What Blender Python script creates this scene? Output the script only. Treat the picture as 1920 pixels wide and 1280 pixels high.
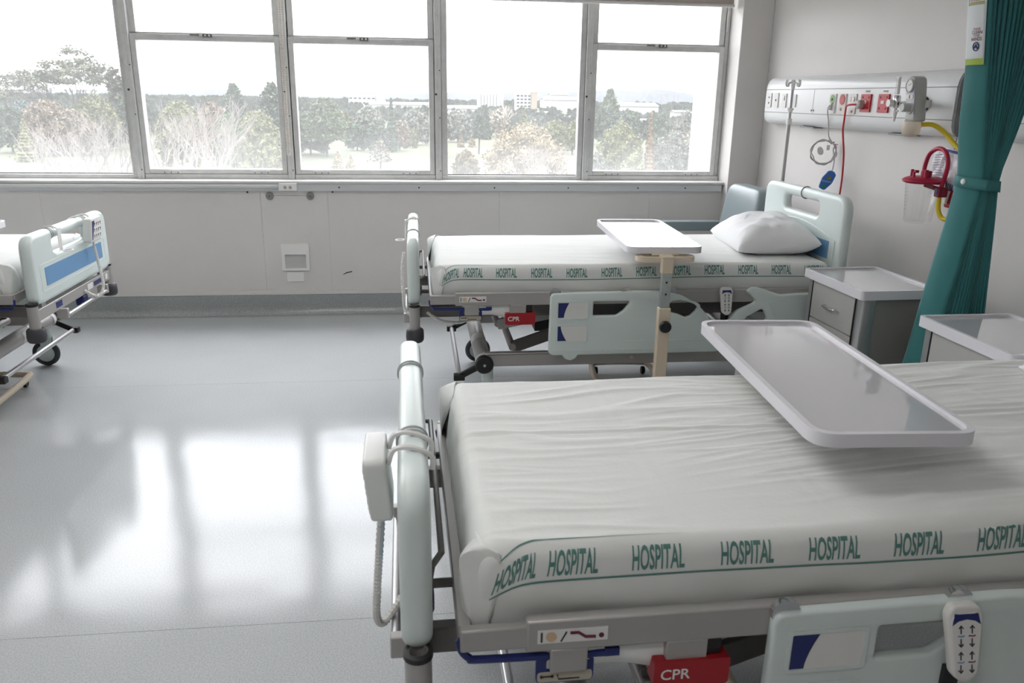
import bpy, bmesh, math, random
from mathutils import Vector, Matrix, noise
from mathutils.geometry import tessellate_polygon

scene = bpy.context.scene
for o in list(bpy.data.objects):
    bpy.data.objects.remove(o, do_unlink=True)
COL = scene.collection
PI = math.pi

# ------------------------------------------------------------------ camera, world, exposure
cam_d = bpy.data.cameras.new('camera')
cam = bpy.data.objects.new('camera', cam_d)
COL.objects.link(cam)
scene.camera = cam
cam_d.sensor_width = 36.0
cam_d.lens = 1500 / 1920 * 36.0
cam_d.clip_start = 0.05
cam_d.clip_end = 9000
CAM_H = 1.55
pit, yaw, rol = math.radians(16.99), math.radians(6.91), math.radians(0.875)
fwd = Vector((math.sin(yaw) * math.cos(pit), math.cos(yaw) * math.cos(pit), -math.sin(pit)))
rgt = Vector((math.cos(yaw), -math.sin(yaw), 0))
upv = rgt.cross(fwd)
r2 = math.cos(rol) * rgt + math.sin(rol) * upv
u2 = -math.sin(rol) * rgt + math.cos(rol) * upv
cam.matrix_world = Matrix(((r2.x, u2.x, -fwd.x, 0), (r2.y, u2.y, -fwd.y, 0), (r2.z, u2.z, -fwd.z, CAM_H), (0, 0, 0, 1)))
cam_d.dof.use_dof = True
cam_d.dof.focus_distance = 4.3
cam_d.dof.aperture_fstop = 9.0

SKY = 4.0
world = bpy.data.worlds.new('overcast_sky')
scene.world = world
world.use_nodes = True
nt = world.node_tree
nt.nodes.clear()
w_out = nt.nodes.new('ShaderNodeOutputWorld')
w_bg = nt.nodes.new('ShaderNodeBackground')
w_tc = nt.nodes.new('ShaderNodeTexCoord')
w_map = nt.nodes.new('ShaderNodeMapping')
w_map.inputs['Scale'].default_value = (1.0, 1.0, 3.5)
w_n = nt.nodes.new('ShaderNodeTexNoise')
w_n.inputs['Scale'].default_value = 2.6
w_n.inputs['Detail'].default_value = 5
w_r = nt.nodes.new('ShaderNodeValToRGB')
w_r.color_ramp.elements[0].position = 0.30
w_r.color_ramp.elements[0].color = (0.78, 0.82, 0.88, 1)
w_r.color_ramp.elements[1].position = 0.62
w_r.color_ramp.elements[1].color = (0.965, 0.975, 1.0, 1)
w_bg.inputs['Strength'].default_value = SKY
nt.links.new(w_tc.outputs['Generated'], w_map.inputs['Vector'])
nt.links.new(w_map.outputs['Vector'], w_n.inputs['Vector'])
nt.links.new(w_n.outputs['Fac'], w_r.inputs['Fac'])
# standard overcast luminance distribution: L = Lz (1 + 2 sin(elevation)) / 3
w_sep = nt.nodes.new('ShaderNodeSeparateXYZ')
w_cl = nt.nodes.new('ShaderNodeMath'); w_cl.operation = 'MAXIMUM'; w_cl.inputs[1].default_value = 0.0
w_ma = nt.nodes.new('ShaderNodeMath'); w_ma.operation = 'MULTIPLY_ADD'; w_ma.inputs[1].default_value = 2 / 3; w_ma.inputs[2].default_value = 1 / 3
w_vm = nt.nodes.new('ShaderNodeVectorMath'); w_vm.operation = 'SCALE'
nt.links.new(w_tc.outputs['Generated'], w_sep.inputs['Vector'])
nt.links.new(w_sep.outputs['Z'], w_cl.inputs[0])
nt.links.new(w_cl.outputs['Value'], w_ma.inputs[0])
nt.links.new(w_r.outputs['Color'], w_vm.inputs[0])
nt.links.new(w_ma.outputs['Value'], w_vm.inputs['Scale'])
nt.links.new(w_vm.outputs['Vector'], w_bg.inputs['Color'])
nt.links.new(w_bg.outputs['Background'], w_out.inputs['Surface'])

vs = scene.view_settings
vs.view_transform = 'Standard'
vs.look = 'None'
vs.gamma = 1.0
vs.exposure = 1.85
scene.cycles.max_bounces = 9
scene.cycles.diffuse_bounces = 4
scene.cycles.transparent_max_bounces = 16
scene.cycles.adaptive_threshold = 0.04
vs.use_curve_mapping = False

# ------------------------------------------------------------------ helpers: materials
def lin(h):
    h = h.lstrip('#')
    c = [int(h[i:i + 2], 16) / 255 for i in (0, 2, 4)]
    return tuple((x / 12.92 if x <= 0.04045 else ((x + 0.055) / 1.055) ** 2.4) for x in c)

MATS = {}
def mat(name, col, rough=0.5, metal=0.0, spec=0.5, var=0.0, vscale=8.0, bump=0.0, bscale=60.0,
        alpha=1.0, trans=0.0, ior=1.45, coat=0.0, emit=None, sss=0.0, sheen=0.0, stretch=None):
    """One Principled material; var mottles the colour, bump adds fine relief."""
    if name in MATS:
        return MATS[name]
    if isinstance(col, str):
        col = lin(col)
    m = bpy.data.materials.new(name)
    m.use_nodes = True
    t = m.node_tree
    b = t.nodes['Principled BSDF']
    b.inputs['Base Color'].default_value = (*col, 1)
    b.inputs['Roughness'].default_value = rough
    b.inputs['Metallic'].default_value = metal
    b.inputs['Specular IOR Level'].default_value = spec
    b.inputs['IOR'].default_value = ior
    b.inputs['Transmission Weight'].default_value = trans
    b.inputs['Coat Weight'].default_value = coat
    b.inputs['Sheen Weight'].default_value = sheen
    b.inputs['Alpha'].default_value = alpha
    if emit:
        b.inputs['Emission Color'].default_value = (*emit[:3], 1)
        b.inputs['Emission Strength'].default_value = emit[3]
    vec = None
    if var or bump:
        tc = t.nodes.new('ShaderNodeTexCoord')
        vec = tc.outputs['Object']
        if stretch:
            mp = t.nodes.new('ShaderNodeMapping')
            mp.inputs['Scale'].default_value = stretch
            t.links.new(vec, mp.inputs['Vector'])
            vec = mp.outputs['Vector']
    if var:
        n = t.nodes.new('ShaderNodeTexNoise')
        n.inputs['Scale'].default_value = vscale
        n.inputs['Detail'].default_value = 6
        n.inputs['Roughness'].default_value = 0.65
        t.links.new(vec, n.inputs['Vector'])
        r = t.nodes.new('ShaderNodeValToRGB')
        r.color_ramp.elements[0].position = 0.3
        r.color_ramp.elements[1].position = 0.7
        r.color_ramp.elements[0].color = (*[max(0, c * (1 - var)) for c in col], 1)
        r.color_ramp.elements[1].color = (*[min(1, c * (1 + var)) for c in col], 1)
        t.links.new(n.outputs['Fac'], r.inputs['Fac'])
        t.links.new(r.outputs['Color'], b.inputs['Base Color'])
    if bump:
        n2 = t.nodes.new('ShaderNodeTexNoise')
        n2.inputs['Scale'].default_value = bscale
        n2.inputs['Detail'].default_value = 4
        t.links.new(vec, n2.inputs['Vector'])
        bp = t.nodes.new('ShaderNodeBump')
        bp.inputs['Strength'].default_value = bump
        bp.inputs['Distance'].default_value = 0.01
        t.links.new(n2.outputs['Fac'], bp.inputs['Height'])
        t.links.new(bp.outputs['Normal'], b.inputs['Normal'])
    MATS[name] = m
    return m

def floor_material(name, base, dark):
    """Speckled safety vinyl: flecks, a slow undulation and a polished finish."""
    if name in MATS:
        return MATS[name]
    m = bpy.data.materials.new(name)
    m.use_nodes = True
    t = m.node_tree
    b = t.nodes['Principled BSDF']
    tc = t.nodes.new('ShaderNodeTexCoord')
    n1 = t.nodes.new('ShaderNodeTexNoise')
    n1.inputs['Scale'].default_value = 210
    n1.inputs['Detail'].default_value = 3
    r1 = t.nodes.new('ShaderNodeValToRGB')
    r1.color_ramp.elements[0].position = 0.36
    r1.color_ramp.elements[1].position = 0.60
    r1.color_ramp.elements[0].color = (*dark, 1)
    r1.color_ramp.elements[1].color = (*base, 1)
    t.links.new(tc.outputs['Object'], n1.inputs['Vector'])
    t.links.new(n1.outputs['Fac'], r1.inputs['Fac'])
    n2 = t.nodes.new('ShaderNodeTexNoise')
    n2.inputs['Scale'].default_value = 2.2
    n2.inputs['Detail'].default_value = 5
    t.links.new(tc.outputs['Object'], n2.inputs['Vector'])
    mx = t.nodes.new('ShaderNodeMix')
    mx.data_type = 'RGBA'
    mx.blend_type = 'MULTIPLY'
    mx.inputs['Factor'].default_value = 0.10
    t.links.new(r1.outputs['Color'], mx.inputs[6])
    t.links.new(n2.outputs['Fac'], mx.inputs[7])
    t.links.new(mx.outputs[2], b.inputs['Base Color'])
    n3 = t.nodes.new('ShaderNodeTexNoise')
    n3.inputs['Scale'].default_value = 1.8
    n3.inputs['Detail'].default_value = 2
    t.links.new(tc.outputs['Object'], n3.inputs['Vector'])
    bp = t.nodes.new('ShaderNodeBump')
    bp.inputs['Strength'].default_value = 0.35
    bp.inputs['Distance'].default_value = 0.012
    t.links.new(n3.outputs['Fac'], bp.inputs['Height'])
    bp2 = t.nodes.new('ShaderNodeBump')
    bp2.inputs['Strength'].default_value = 0.06
    bp2.inputs['Distance'].default_value = 0.002
    t.links.new(n1.outputs['Fac'], bp2.inputs['Height'])
    t.links.new(bp.outputs['Normal'], bp2.inputs['Normal'])
    t.links.new(bp2.outputs['Normal'], b.inputs['Normal'])
    r3 = t.nodes.new('ShaderNodeMapRange')
    r3.inputs['To Min'].default_value = 0.09
    r3.inputs['To Max'].default_value = 0.15
    t.links.new(n2.outputs['Fac'], r3.inputs['Value'])
    t.links.new(r3.outputs['Result'], b.inputs['Roughness'])
    b.inputs['IOR'].default_value = 1.46
    MATS[name] = m
    return m

def glass_pane_material(name, haze_veil=0.042, smear=0.02):
    """Old window glass: clear, mirror-like at grazing angles, with a translucent grimy veil that imitates the haze outside."""
    m = bpy.data.materials.new(name)
    m.use_nodes = True
    t = m.node_tree
    t.nodes.clear()
    out = t.nodes.new('ShaderNodeOutputMaterial')
    tr = t.nodes.new('ShaderNodeBsdfTransparent')
    tr.inputs['Color'].default_value = (0.985, 0.983, 0.985, 1)
    tl = t.nodes.new('ShaderNodeBsdfTranslucent')  # whitish veil puts the outdoor haze into the pane itself
    tl.inputs['Color'].default_value = (0.95, 0.95, 0.95, 1)
    gl = t.nodes.new('ShaderNodeBsdfGlossy')
    gl.inputs['Roughness'].default_value = 0.02
    fr = t.nodes.new('ShaderNodeFresnel')
    # both faces of the pane reflect like air-to-glass
    ge = t.nodes.new('ShaderNodeNewGeometry')
    ir = t.nodes.new('ShaderNodeMapRange')
    ir.inputs['To Min'].default_value = 1.45
    ir.inputs['To Max'].default_value = 1 / 1.45
    t.links.new(ge.outputs['Backfacing'], ir.inputs['Value'])
    t.links.new(ir.outputs['Result'], fr.inputs['IOR'])
    tc = t.nodes.new('ShaderNodeTexCoord')
    n = t.nodes.new('ShaderNodeTexNoise')
    n.inputs['Scale'].default_value = 3.0
    n.inputs['Detail'].default_value = 6
    mp = t.nodes.new('ShaderNodeMapping')
    mp.inputs['Scale'].default_value = (1.0, 1.0, 0.7)
    t.links.new(tc.outputs['Object'], mp.inputs['Vector'])
    t.links.new(mp.outputs['Vector'], n.inputs['Vector'])
    mr = t.nodes.new('ShaderNodeMapRange')
    mr.inputs['From Min'].default_value = 0.3
    mr.inputs['From Max'].default_value = 0.7
    mr.inputs['To Min'].default_value = haze_veil
    mr.inputs['To Max'].default_value = haze_veil + smear
    t.links.new(n.outputs['Fac'], mr.inputs['Value'])
    # rain-splash grime collects along the lowest few centimetres of each pane (object origin at the pane's foot)
    sp = t.nodes.new('ShaderNodeSeparateXYZ')
    t.links.new(tc.outputs['Object'], sp.inputs['Vector'])
    m2 = t.nodes.new('ShaderNodeMapRange')
    m2.inputs['From Min'].default_value = 0.0
    m2.inputs['From Max'].default_value = 0.28
    m2.inputs['To Min'].default_value = 0.03
    m2.inputs['To Max'].default_value = 0.0
    t.links.new(sp.outputs['Z'], m2.inputs['Value'])
    ad = t.nodes.new('ShaderNodeMath')
    ad.operation = 'ADD'
    t.links.new(mr.outputs['Result'], ad.inputs[0])
    t.links.new(m2.outputs['Result'], ad.inputs[1])
    mx1 = t.nodes.new('ShaderNodeMixShader')
    t.links.new(ad.outputs['Value'], mx1.inputs['Fac'])
    t.links.new(tr.outputs['BSDF'], mx1.inputs[1])
    t.links.new(tl.outputs['BSDF'], mx1.inputs[2])
    mx2 = t.nodes.new('ShaderNodeMixShader')
    t.links.new(fr.outputs['Fac'], mx2.inputs['Fac'])
    t.links.new(mx1.outputs['Shader'], mx2.inputs[1])
    t.links.new(gl.outputs['BSDF'], mx2.inputs[2])
    t.links.new(mx2.outputs['Shader'], out.inputs['Surface'])
    MATS[name] = m
    return m

def clear_plastic(name, tint=(0.95, 0.96, 0.96), haze=0.12):
    m = bpy.data.materials.new(name)
    m.use_nodes = True
    t = m.node_tree
    t.nodes.clear()
    out = t.nodes.new('ShaderNodeOutputMaterial')
    tr = t.nodes.new('ShaderNodeBsdfTransparent')
    tr.inputs['Color'].default_value = (*tint, 1)
    df = t.nodes.new('ShaderNodeBsdfDiffuse')
    df.inputs['Color'].default_value = (*tint, 1)
    gl = t.nodes.new('ShaderNodeBsdfGlossy')
    gl.inputs['Roughness'].default_value = 0.08
    lw = t.nodes.new('ShaderNodeLayerWeight')
    lw.inputs['Blend'].default_value = 0.25
    fm = t.nodes.new('ShaderNodeMath'); fm.operation = 'POWER'; fm.inputs[1].default_value = 2.2
    fa = t.nodes.new('ShaderNodeMath'); fa.operation = 'MULTIPLY_ADD'; fa.inputs[1].default_value = 0.5; fa.inputs[2].default_value = 0.035
    t.links.new(lw.outputs['Facing'], fm.inputs[0]); t.links.new(fm.outputs['Value'], fa.inputs[0])
    mx1 = t.nodes.new('ShaderNodeMixShader')
    mx1.inputs['Fac'].default_value = haze
    t.links.new(tr.outputs['BSDF'], mx1.inputs[1])
    t.links.new(df.outputs['BSDF'], mx1.inputs[2])
    mx2 = t.nodes.new('ShaderNodeMixShader')
    t.links.new(fa.outputs['Value'], mx2.inputs['Fac'])
    t.links.new(mx1.outputs['Shader'], mx2.inputs[1])
    t.links.new(gl.outputs['BSDF'], mx2.inputs[2])
    t.links.new(mx2.outputs['Shader'], out.inputs['Surface'])
    MATS[name] = m
    return m

def leaf_material(name, col, var=0.35):
    """Foliage: mottled, lets some light through."""
    if name in MATS:
        return MATS[name]
    m = bpy.data.materials.new(name)
    m.use_nodes = True
    t = m.node_tree
    b = t.nodes['Principled BSDF']
    b.inputs['Roughness'].default_value = 0.75
    b.inputs['Specular IOR Level'].default_value = 0.2
    tc = t.nodes.new('ShaderNodeTexCoord')
    n = t.nodes.new('ShaderNodeTexNoise')
    n.inputs['Scale'].default_value = 0.9
    n.inputs['Detail'].default_value = 5
    r = t.nodes.new('ShaderNodeValToRGB')
    r.color_ramp.elements[0].position = 0.32
    r.color_ramp.elements[1].position = 0.68
    r.color_ramp.elements[0].color = (*[c * (1 - var) for c in col], 1)
    r.color_ramp.elements[1].color = (*[min(1, c * (1 + var)) for c in col], 1)
    t.links.new(tc.outputs['Object'], n.inputs['Vector'])
    t.links.new(n.outputs['Fac'], r.inputs['Fac'])
    t.links.new(r.outputs['Color'], b.inputs['Base Color'])
    MATS[name] = m
    return m

# ------------------------------------------------------------------ helpers: geometry
def V(*a):
    return Vector(a)

class MB:
    """Collects geometry; build() links it as ONE mesh object."""
    def __init__(self):
        self.v, self.f = [], []

    def add(self, vs_, fs_):
        o = len(self.v)
        self.v += [tuple(p) for p in vs_]
        self.f += [tuple(i + o for i in f) for f in fs_]
        return self

    def box(self, x0, x1, y0, y1, z0, z1):
        x0, x1 = min(x0, x1), max(x0, x1); y0, y1 = min(y0, y1), max(y0, y1); z0, z1 = min(z0, z1), max(z0, z1)
        return self.add([(x0, y0, z0), (x1, y0, z0), (x1, y1, z0), (x0, y1, z0), (x0, y0, z1), (x1, y0, z1), (x1, y1, z1), (x0, y1, z1)],
                        [(0, 3, 2, 1), (4, 5, 6, 7), (0, 1, 5, 4), (1, 2, 6, 5), (2, 3, 7, 6), (3, 0, 4, 7)])

    def obox(self, p0, p1, w, h, up=(0, 0, 1)):
        """Box beam from p0 to p1, w across, h along up."""
        p0, p1 = Vector(p0), Vector(p1)
        d = (p1 - p0).normalized()
        s = d.cross(Vector(up)).normalized()
        u = s.cross(d).normalized()
        s, u = s * w / 2, u * h / 2
        q = [p0 - s - u, p0 + s - u, p0 + s + u, p0 - s + u, p1 - s - u, p1 + s - u, p1 + s + u, p1 - s + u]
        return self.add(q, [(0, 1, 2, 3), (7, 6, 5, 4), (0, 4, 5, 1), (1, 5, 6, 2), (2, 6, 7, 3), (3, 7, 4, 0)])

    def tube(self, pts, r, n=10, caps=True, closed=False, smooth=0):
        pts = [Vector(p) for p in pts]
        if smooth:
            pts = catmull(pts, smooth, closed)
        m = len(pts)
        rr = r if isinstance(r, (list, tuple)) else [r] * m
        if len(rr) != m:
            rr = [rr[0] + (rr[-1] - rr[0]) * i / max(1, m - 1) for i in range(m)]
        vs_, fs_ = [], []
        prev = None
        for i in range(m):
            if closed:
                d = pts[(i + 1) % m] - pts[i - 1]
            else:
                d = pts[min(i + 1, m - 1)] - pts[max(i - 1, 0)]
            d = d.normalized() if d.length > 1e-9 else Vector((0, 0, 1))
            if prev is None:
                a = Vector((0, 0, 1)) if abs(d.z) < 0.9 else Vector((1, 0, 0))
                prev = (a - d * a.dot(d)).normalized()
            else:
                prev = prev - d * prev.dot(d)
                prev = prev.normalized() if prev.length > 1e-9 else Vector((1, 0, 0))
            b = d.cross(prev)
            for k in range(n):
                a = 2 * PI * k / n
                vs_.append(pts[i] + (prev * math.cos(a) + b * math.sin(a)) * rr[i])
        for i in range(m if closed else m - 1):
            j = (i + 1) % m
            for k in range(n):
                k2 = (k + 1) % n
                fs_.append((i * n + k, i * n + k2, j * n + k2, j * n + k))
        if caps and not closed:
            fs_.append(tuple(range(n - 1, -1, -1)))
            fs_.append(tuple((m - 1) * n + k for k in range(n)))
        return self.add(vs_, fs_)

    def cyl(self, p0, p1, r0, r1=None, n=20):
        return self.tube([p0, p1], [r0, r0 if r1 is None else r1], n)

    def lathe(self, prof, c=(0, 0, 0), axis='z', n=24, cap=True):
        vs_, fs_ = [], []
        c = Vector(c)
        for r, h in prof:
            for k in range(n):
                a = 2 * PI * k / n
                x, y = r * math.cos(a), r * math.sin(a)
                p = {'z': (x, y, h), 'x': (h, x, y), 'y': (y, h, x)}[axis]
                vs_.append(c + Vector(p))
        for i in range(len(prof) - 1):
            for k in range(n):
                k2 = (k + 1) % n
                fs_.append((i * n + k, i * n + k2, (i + 1) * n + k2, (i + 1) * n + k))
        if cap:
            if prof[0][0] > 1e-5: fs_.append(tuple(range(n - 1, -1, -1)))
            if prof[-1][0] > 1e-5: fs_.append(tuple((len(prof) - 1) * n + k for k in range(n)))
        return self.add(vs_, fs_)

    def extrude(self, outer, fn, d0, d1, holes=()):
        """Flat outline (with holes) given depth: fn(u, v, w) -> point."""
        loops = [list(outer)] + [list(h) for h in holes]
        flat = [p for l in loops for p in l]
        tris = tessellate_polygon([[Vector((p[0], p[1], 0)) for p in l] for l in loops])
        n = len(flat)
        vs_ = [fn(u, v, d0) for u, v in flat] + [fn(u, v, d1) for u, v in flat]
        fs_ = []
        for t in tris:
            fs_.append((t[0], t[1], t[2]))
            fs_.append((t[2] + n, t[1] + n, t[0] + n))
        o = 0
        for l in loops:
            m = len(l)
            for i in range(m):
                j = (i + 1) % m
                fs_.append((o + i, o + j, o + j + n, o + i + n))
            o += m
        return self.add(vs_, fs_)

    def rextrude(self, outer, fn, d0, d1, holes=(), r=.01, seg=4):
        """Like extrude, but every edge of the slab is rounded with radius r."""
        def area(l):
            return sum(l[i][0] * l[(i + 1) % len(l)][1] - l[(i + 1) % len(l)][0] * l[i][1] for i in range(len(l)))
        def clean(l):
            o = []
            for p in l:
                if not o or (Vector(p) - Vector(o[-1])).length > 1e-5: o.append(tuple(p))
            if (Vector(o[0]) - Vector(o[-1])).length < 1e-5: o.pop()
            return o
        loops = [clean(outer)] + [clean(h) for h in holes]
        for i, l in enumerate(loops):
            if (area(l) > 0) != (i == 0): l.reverse()
        nrm = []
        for l in loops:
            n = len(l); ns = []
            for i in range(n):
                e1 = (Vector(l[i]) - Vector(l[i - 1])).normalized(); e2 = (Vector(l[(i + 1) % n]) - Vector(l[i])).normalized()
                n1, n2 = Vector((-e1.y, e1.x)), Vector((-e2.y, e2.x))
                m = n1 + n2
                m = m.normalized() if m.length > 1e-6 else n1
                ns.append(m / max(.5, m.dot(n1)))
            nrm.append(ns)
        h = abs(d1 - d0); r = min(r, h / 2); s = 1 if d1 > d0 else -1
        prof = [(d0 + s * r * (1 - math.cos(PI / 2 * k / seg)), r * (1 - math.sin(PI / 2 * k / seg))) for k in range(seg + 1)]
        prof += [(d1 - s * r * (1 - math.cos(PI / 2 * k / seg)), r * (1 - math.sin(PI / 2 * k / seg))) for k in range(seg, -1, -1)]
        N = sum(len(l) for l in loops)
        vs_, fs_ = [], []
        first = None
        for d, ins in prof:
            flat = [(p[0] + q.x * ins, p[1] + q.y * ins) for l, ns in zip(loops, nrm) for p, q in zip(l, ns)]
            if first is None: first = flat
            vs_ += [fn(u, v, d) for u, v in flat]
        o = 0; capl = []
        for l in loops:
            m = len(l)
            capl.append([Vector((*first[o + i], 0)) for i in range(m)])
            for k in range(len(prof) - 1):
                for i in range(m):
                    j = (i + 1) % m
                    fs_.append((k * N + o + i, k * N + o + j, (k + 1) * N + o + j, (k + 1) * N + o + i))
            o += m
        L = (len(prof) - 1) * N
        for t in tessellate_polygon(capl):
            fs_.append(tuple(t)); fs_.append((t[2] + L, t[1] + L, t[0] + L))
        return self.add(vs_, fs_)

    def grid(self, fn, nu, nv, wrap_v=False):
        vs_ = [fn(i / nu, j / nv) for i in range(nu + 1) for j in range(nv + (0 if wrap_v else 1))]
        w = nv + (0 if wrap_v else 1)
        fs_ = []
        for i in range(nu):
            for j in range(nv):
                j2 = (j + 1) % w
                fs_.append((i * w + j, (i + 1) * w + j, (i + 1) * w + j2, i * w + j2))
        return self.add(vs_, fs_)

    def sphere(self, c, r, n=12, m=8, sc=(1, 1, 1)):
        prof = [(r * math.sin(PI * i / m) + 1e-6, -r * math.cos(PI * i / m)) for i in range(m + 1)]
        o = len(self.v)
        self.lathe(prof, (0, 0, 0), 'z', n, cap=False)
        for i in range(o, len(self.v)):
            p = self.v[i]
            self.v[i] = (c[0] + p[0] * sc[0], c[1] + p[1] * sc[1], c[2] + p[2] * sc[2])
        return self

    def xform(self, M, start=0):
        for i in range(start, len(self.v)):
            self.v[i] = tuple(M @ Vector(self.v[i]))
        return self

    def build(self, name, m, parent=None, loc=(0, 0, 0), rz=0, bevel=0, seg=2, smooth=True, angle=38, solid=0, sub=0, merge=0, kind=None):
        me = bpy.data.meshes.new(name)
        me.from_pydata(self.v, [], self.f)
        bm = bmesh.new()
        bm.from_mesh(me)
        if merge:
            bmesh.ops.remove_doubles(bm, verts=bm.verts, dist=merge)
        bmesh.ops.recalc_face_normals(bm, faces=bm.faces)
        bm.to_mesh(me)
        bm.free()
        if smooth:
            me.polygons.foreach_set('use_smooth', [True] * len(me.polygons))
            me.set_sharp_from_angle(angle=math.radians(angle))
        me.materials.append(m if not isinstance(m, str) else MATS[m])
        o = bpy.data.objects.new(name, me)
        COL.objects.link(o)
        o.location = loc
        o.rotation_euler = (0, 0, rz)
        if parent is not None:
            o.parent = parent
        if kind:
            o['kind'] = kind
        if solid:
            s = o.modifiers.new('thickness', 'SOLIDIFY')
            s.thickness = solid
        if bevel:
            b = o.modifiers.new('bevel', 'BEVEL')
            b.width = bevel
            b.segments = seg
            b.limit_method = 'ANGLE'
            b.angle_limit = math.radians(40)
            b.harden_normals = False
        if sub:
            s = o.modifiers.new('subdivision', 'SUBSURF')
            s.levels = sub
            s.render_levels = sub
        return o

def catmull(p, k, closed=False):
    out = []
    n = len(p)
    rng = n if closed else n - 1
    for i in range(rng):
        if closed:
            a, b, c, d = p[i - 1], p[i], p[(i + 1) % n], p[(i + 2) % n]
        else:
            a, b, c, d = p[max(i - 1, 0)], p[i], p[i + 1], p[min(i + 2, n - 1)]
        for s in range(k):
            t = s / k
            out.append(0.5 * ((2 * b) + (c - a) * t + (2 * a - 5 * b + 4 * c - d) * t * t + (3 * b - a - 3 * c + d) * t ** 3))
    if not closed:
        out.append(p[-1])
    return out

def rpoly(pts, r, seg=5):
    """Polygon with rounded corners; r one radius or one per corner."""
    n = len(pts)
    out = []
    for i in range(n):
        a, b, c = Vector(pts[i - 1]), Vector(pts[i]), Vector(pts[(i + 1) % n])
        rr = r[i] if isinstance(r, (list, tuple)) else r
        if rr <= 0:
            out.append(tuple(b)); continue
        d1, d2 = (a - b), (c - b)
        l1, l2 = d1.length, d2.length
        d1.normalize(); d2.normalize()
        ang = d1.angle(d2)
        t = min(rr / math.tan(ang / 2), l1 * 0.48, l2 * 0.48)
        q1, q2 = b + d1 * t, b + d2 * t
        for k in range(seg + 1):
            s = k / seg
            out.append(tuple((1 - s) ** 2 * q1 + 2 * s * (1 - s) * b + s * s * q2))
    return out

def rrect(x0, x1, y0, y1, r, seg=5):
    return rpoly([(x0, y0), (x1, y0), (x1, y1), (x0, y1)], r, seg)

def tag(o, label, cat, group=None, kind=None):
    o['label'] = label
    o['category'] = cat
    if group: o['group'] = group
    if kind: o['kind'] = kind
    return o

def thing(name, label, cat, loc=(0, 0, 0), rz=0, group=None):
    o = bpy.data.objects.new(name, None)
    o.empty_display_size = 0.1
    COL.objects.link(o)
    o.location = loc
    o.rotation_euler = (0, 0, rz)
    return tag(o, label, cat, group)

def struct(o):
    o['kind'] = 'structure'
    return o

def copy_tree(o, parent=None):
    c = o.copy()
    COL.objects.link(c)
    c.parent = parent
    for ch in [x for x in bpy.data.objects if x.parent == o]:
        copy_tree(ch, c)
    return c

_txt = {}
def text_shape(s, bold=0.0, cut=0):
    """Outline of a word as flat verts/faces, normalised to 0..1 in both directions plus its aspect."""
    key = (s, bold, cut)
    if key in _txt:
        return _txt[key]
    cu = bpy.data.curves.new('tmp_text', 'FONT')
    cu.body = s
    cu.size = 1
    cu.offset = bold
    cu.resolution_u = 3
    cu.align_x = 'LEFT'
    o = bpy.data.objects.new('tmp_text', cu)
    COL.objects.link(o)
    bpy.context.view_layer.update()
    me = bpy.data.meshes.new_from_object(o.evaluated_get(bpy.context.evaluated_depsgraph_get()))
    if cut:
        bm = bmesh.new(); bm.from_mesh(me)
        ys = [v.co.y for v in bm.verts]; xs = [v.co.x for v in bm.verts]
        for k in range(1, cut):
            bmesh.ops.bisect_plane(bm, geom=bm.verts[:] + bm.edges[:] + bm.faces[:], plane_co=(0, min(ys) + (max(ys) - min(ys)) * k / cut, 0), plane_no=(0, 1, 0))
        for k in range(1, 2 * cut):
            bmesh.ops.bisect_plane(bm, geom=bm.verts[:] + bm.edges[:] + bm.faces[:], plane_co=(min(xs) + (max(xs) - min(xs)) * k / (2 * cut), 0, 0), plane_no=(1, 0, 0))
        bmesh.ops.triangulate(bm, faces=bm.faces[:])
        bm.to_mesh(me); bm.free()
    vs_ = [(v.co.x, v.co.y) for v in me.vertices]
    fs_ = [tuple(p.vertices) for p in me.polygons]
    bpy.data.objects.remove(o, do_unlink=True)
    bpy.data.curves.remove(cu)
    bpy.data.meshes.remove(me)
    x0, x1 = min(v[0] for v in vs_), max(v[0] for v in vs_)
    y0, y1 = min(v[1] for v in vs_), max(v[1] for v in vs_)
    vs_ = [((x - x0) / (x1 - x0), (y - y0) / (y1 - y0)) for x, y in vs_]
    _txt[key] = (vs_, fs_, (x1 - x0) / (y1 - y0))
    return _txt[key]

def add_text(mb, s, o, u, v, h, w=None, bold=0.0):
    """Put a word into mb on the plane o + a*u + b*v (u, v unit), height h, width w."""
    vs_, fs_, asp = text_shape(s, bold)
    o, u, v = Vector(o), Vector(u), Vector(v)
    w = w or asp * h
    mb.add([o + u * (x * w) + v * (y * h) for x, y in vs_], fs_)
    return w

# ------------------------------------------------------------------ materials
WALL = mat('warm_grey_wall_paint', lin('#dcd8d5'), 0.42, spec=0.4, var=0.03, vscale=1.5, bump=0.03, bscale=140)
CEIL = mat('ceiling_paint', lin('#f1f0ee'), 0.8)
VINYL = floor_material('speckled_grey_vinyl', lin('#c6c9ca'), lin('#b0b3b5'))
COVE = floor_material('speckled_grey_cove_vinyl', lin('#b0b3b3'), lin('#8f9393'))
SEAM = mat('floor_weld', lin('#7c8080'), 0.4)
ALU = mat('weathered_window_aluminium', lin('#d6d6d4'), 0.40, metal=0.12, var=0.10, vscale=14, bump=0.03, bscale=40)
ALU_D = mat('window_gasket', lin('#4a4846'), 0.6)
SILLW = mat('sill_paint', lin('#d9d8d6'), 0.35)
APRON = mat('grey_sill_apron', lin('#cdcecf'), 0.4, metal=0.1)
WHITE_PL = mat('white_plastic', lin('#eceae8'), 0.3)
SCREW = mat('screw_head', lin('#57544f'), 0.45, metal=0.6)
GLASS = glass_pane_material('hazed_window_glass')
YW = 5.84          # inner face of the window wall
XR = 2.50          # face of the right-hand wall
XL, YB, ZC = -4.30, -2.30, 2.75
GY = 6.0           # plane of the window glass

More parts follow.
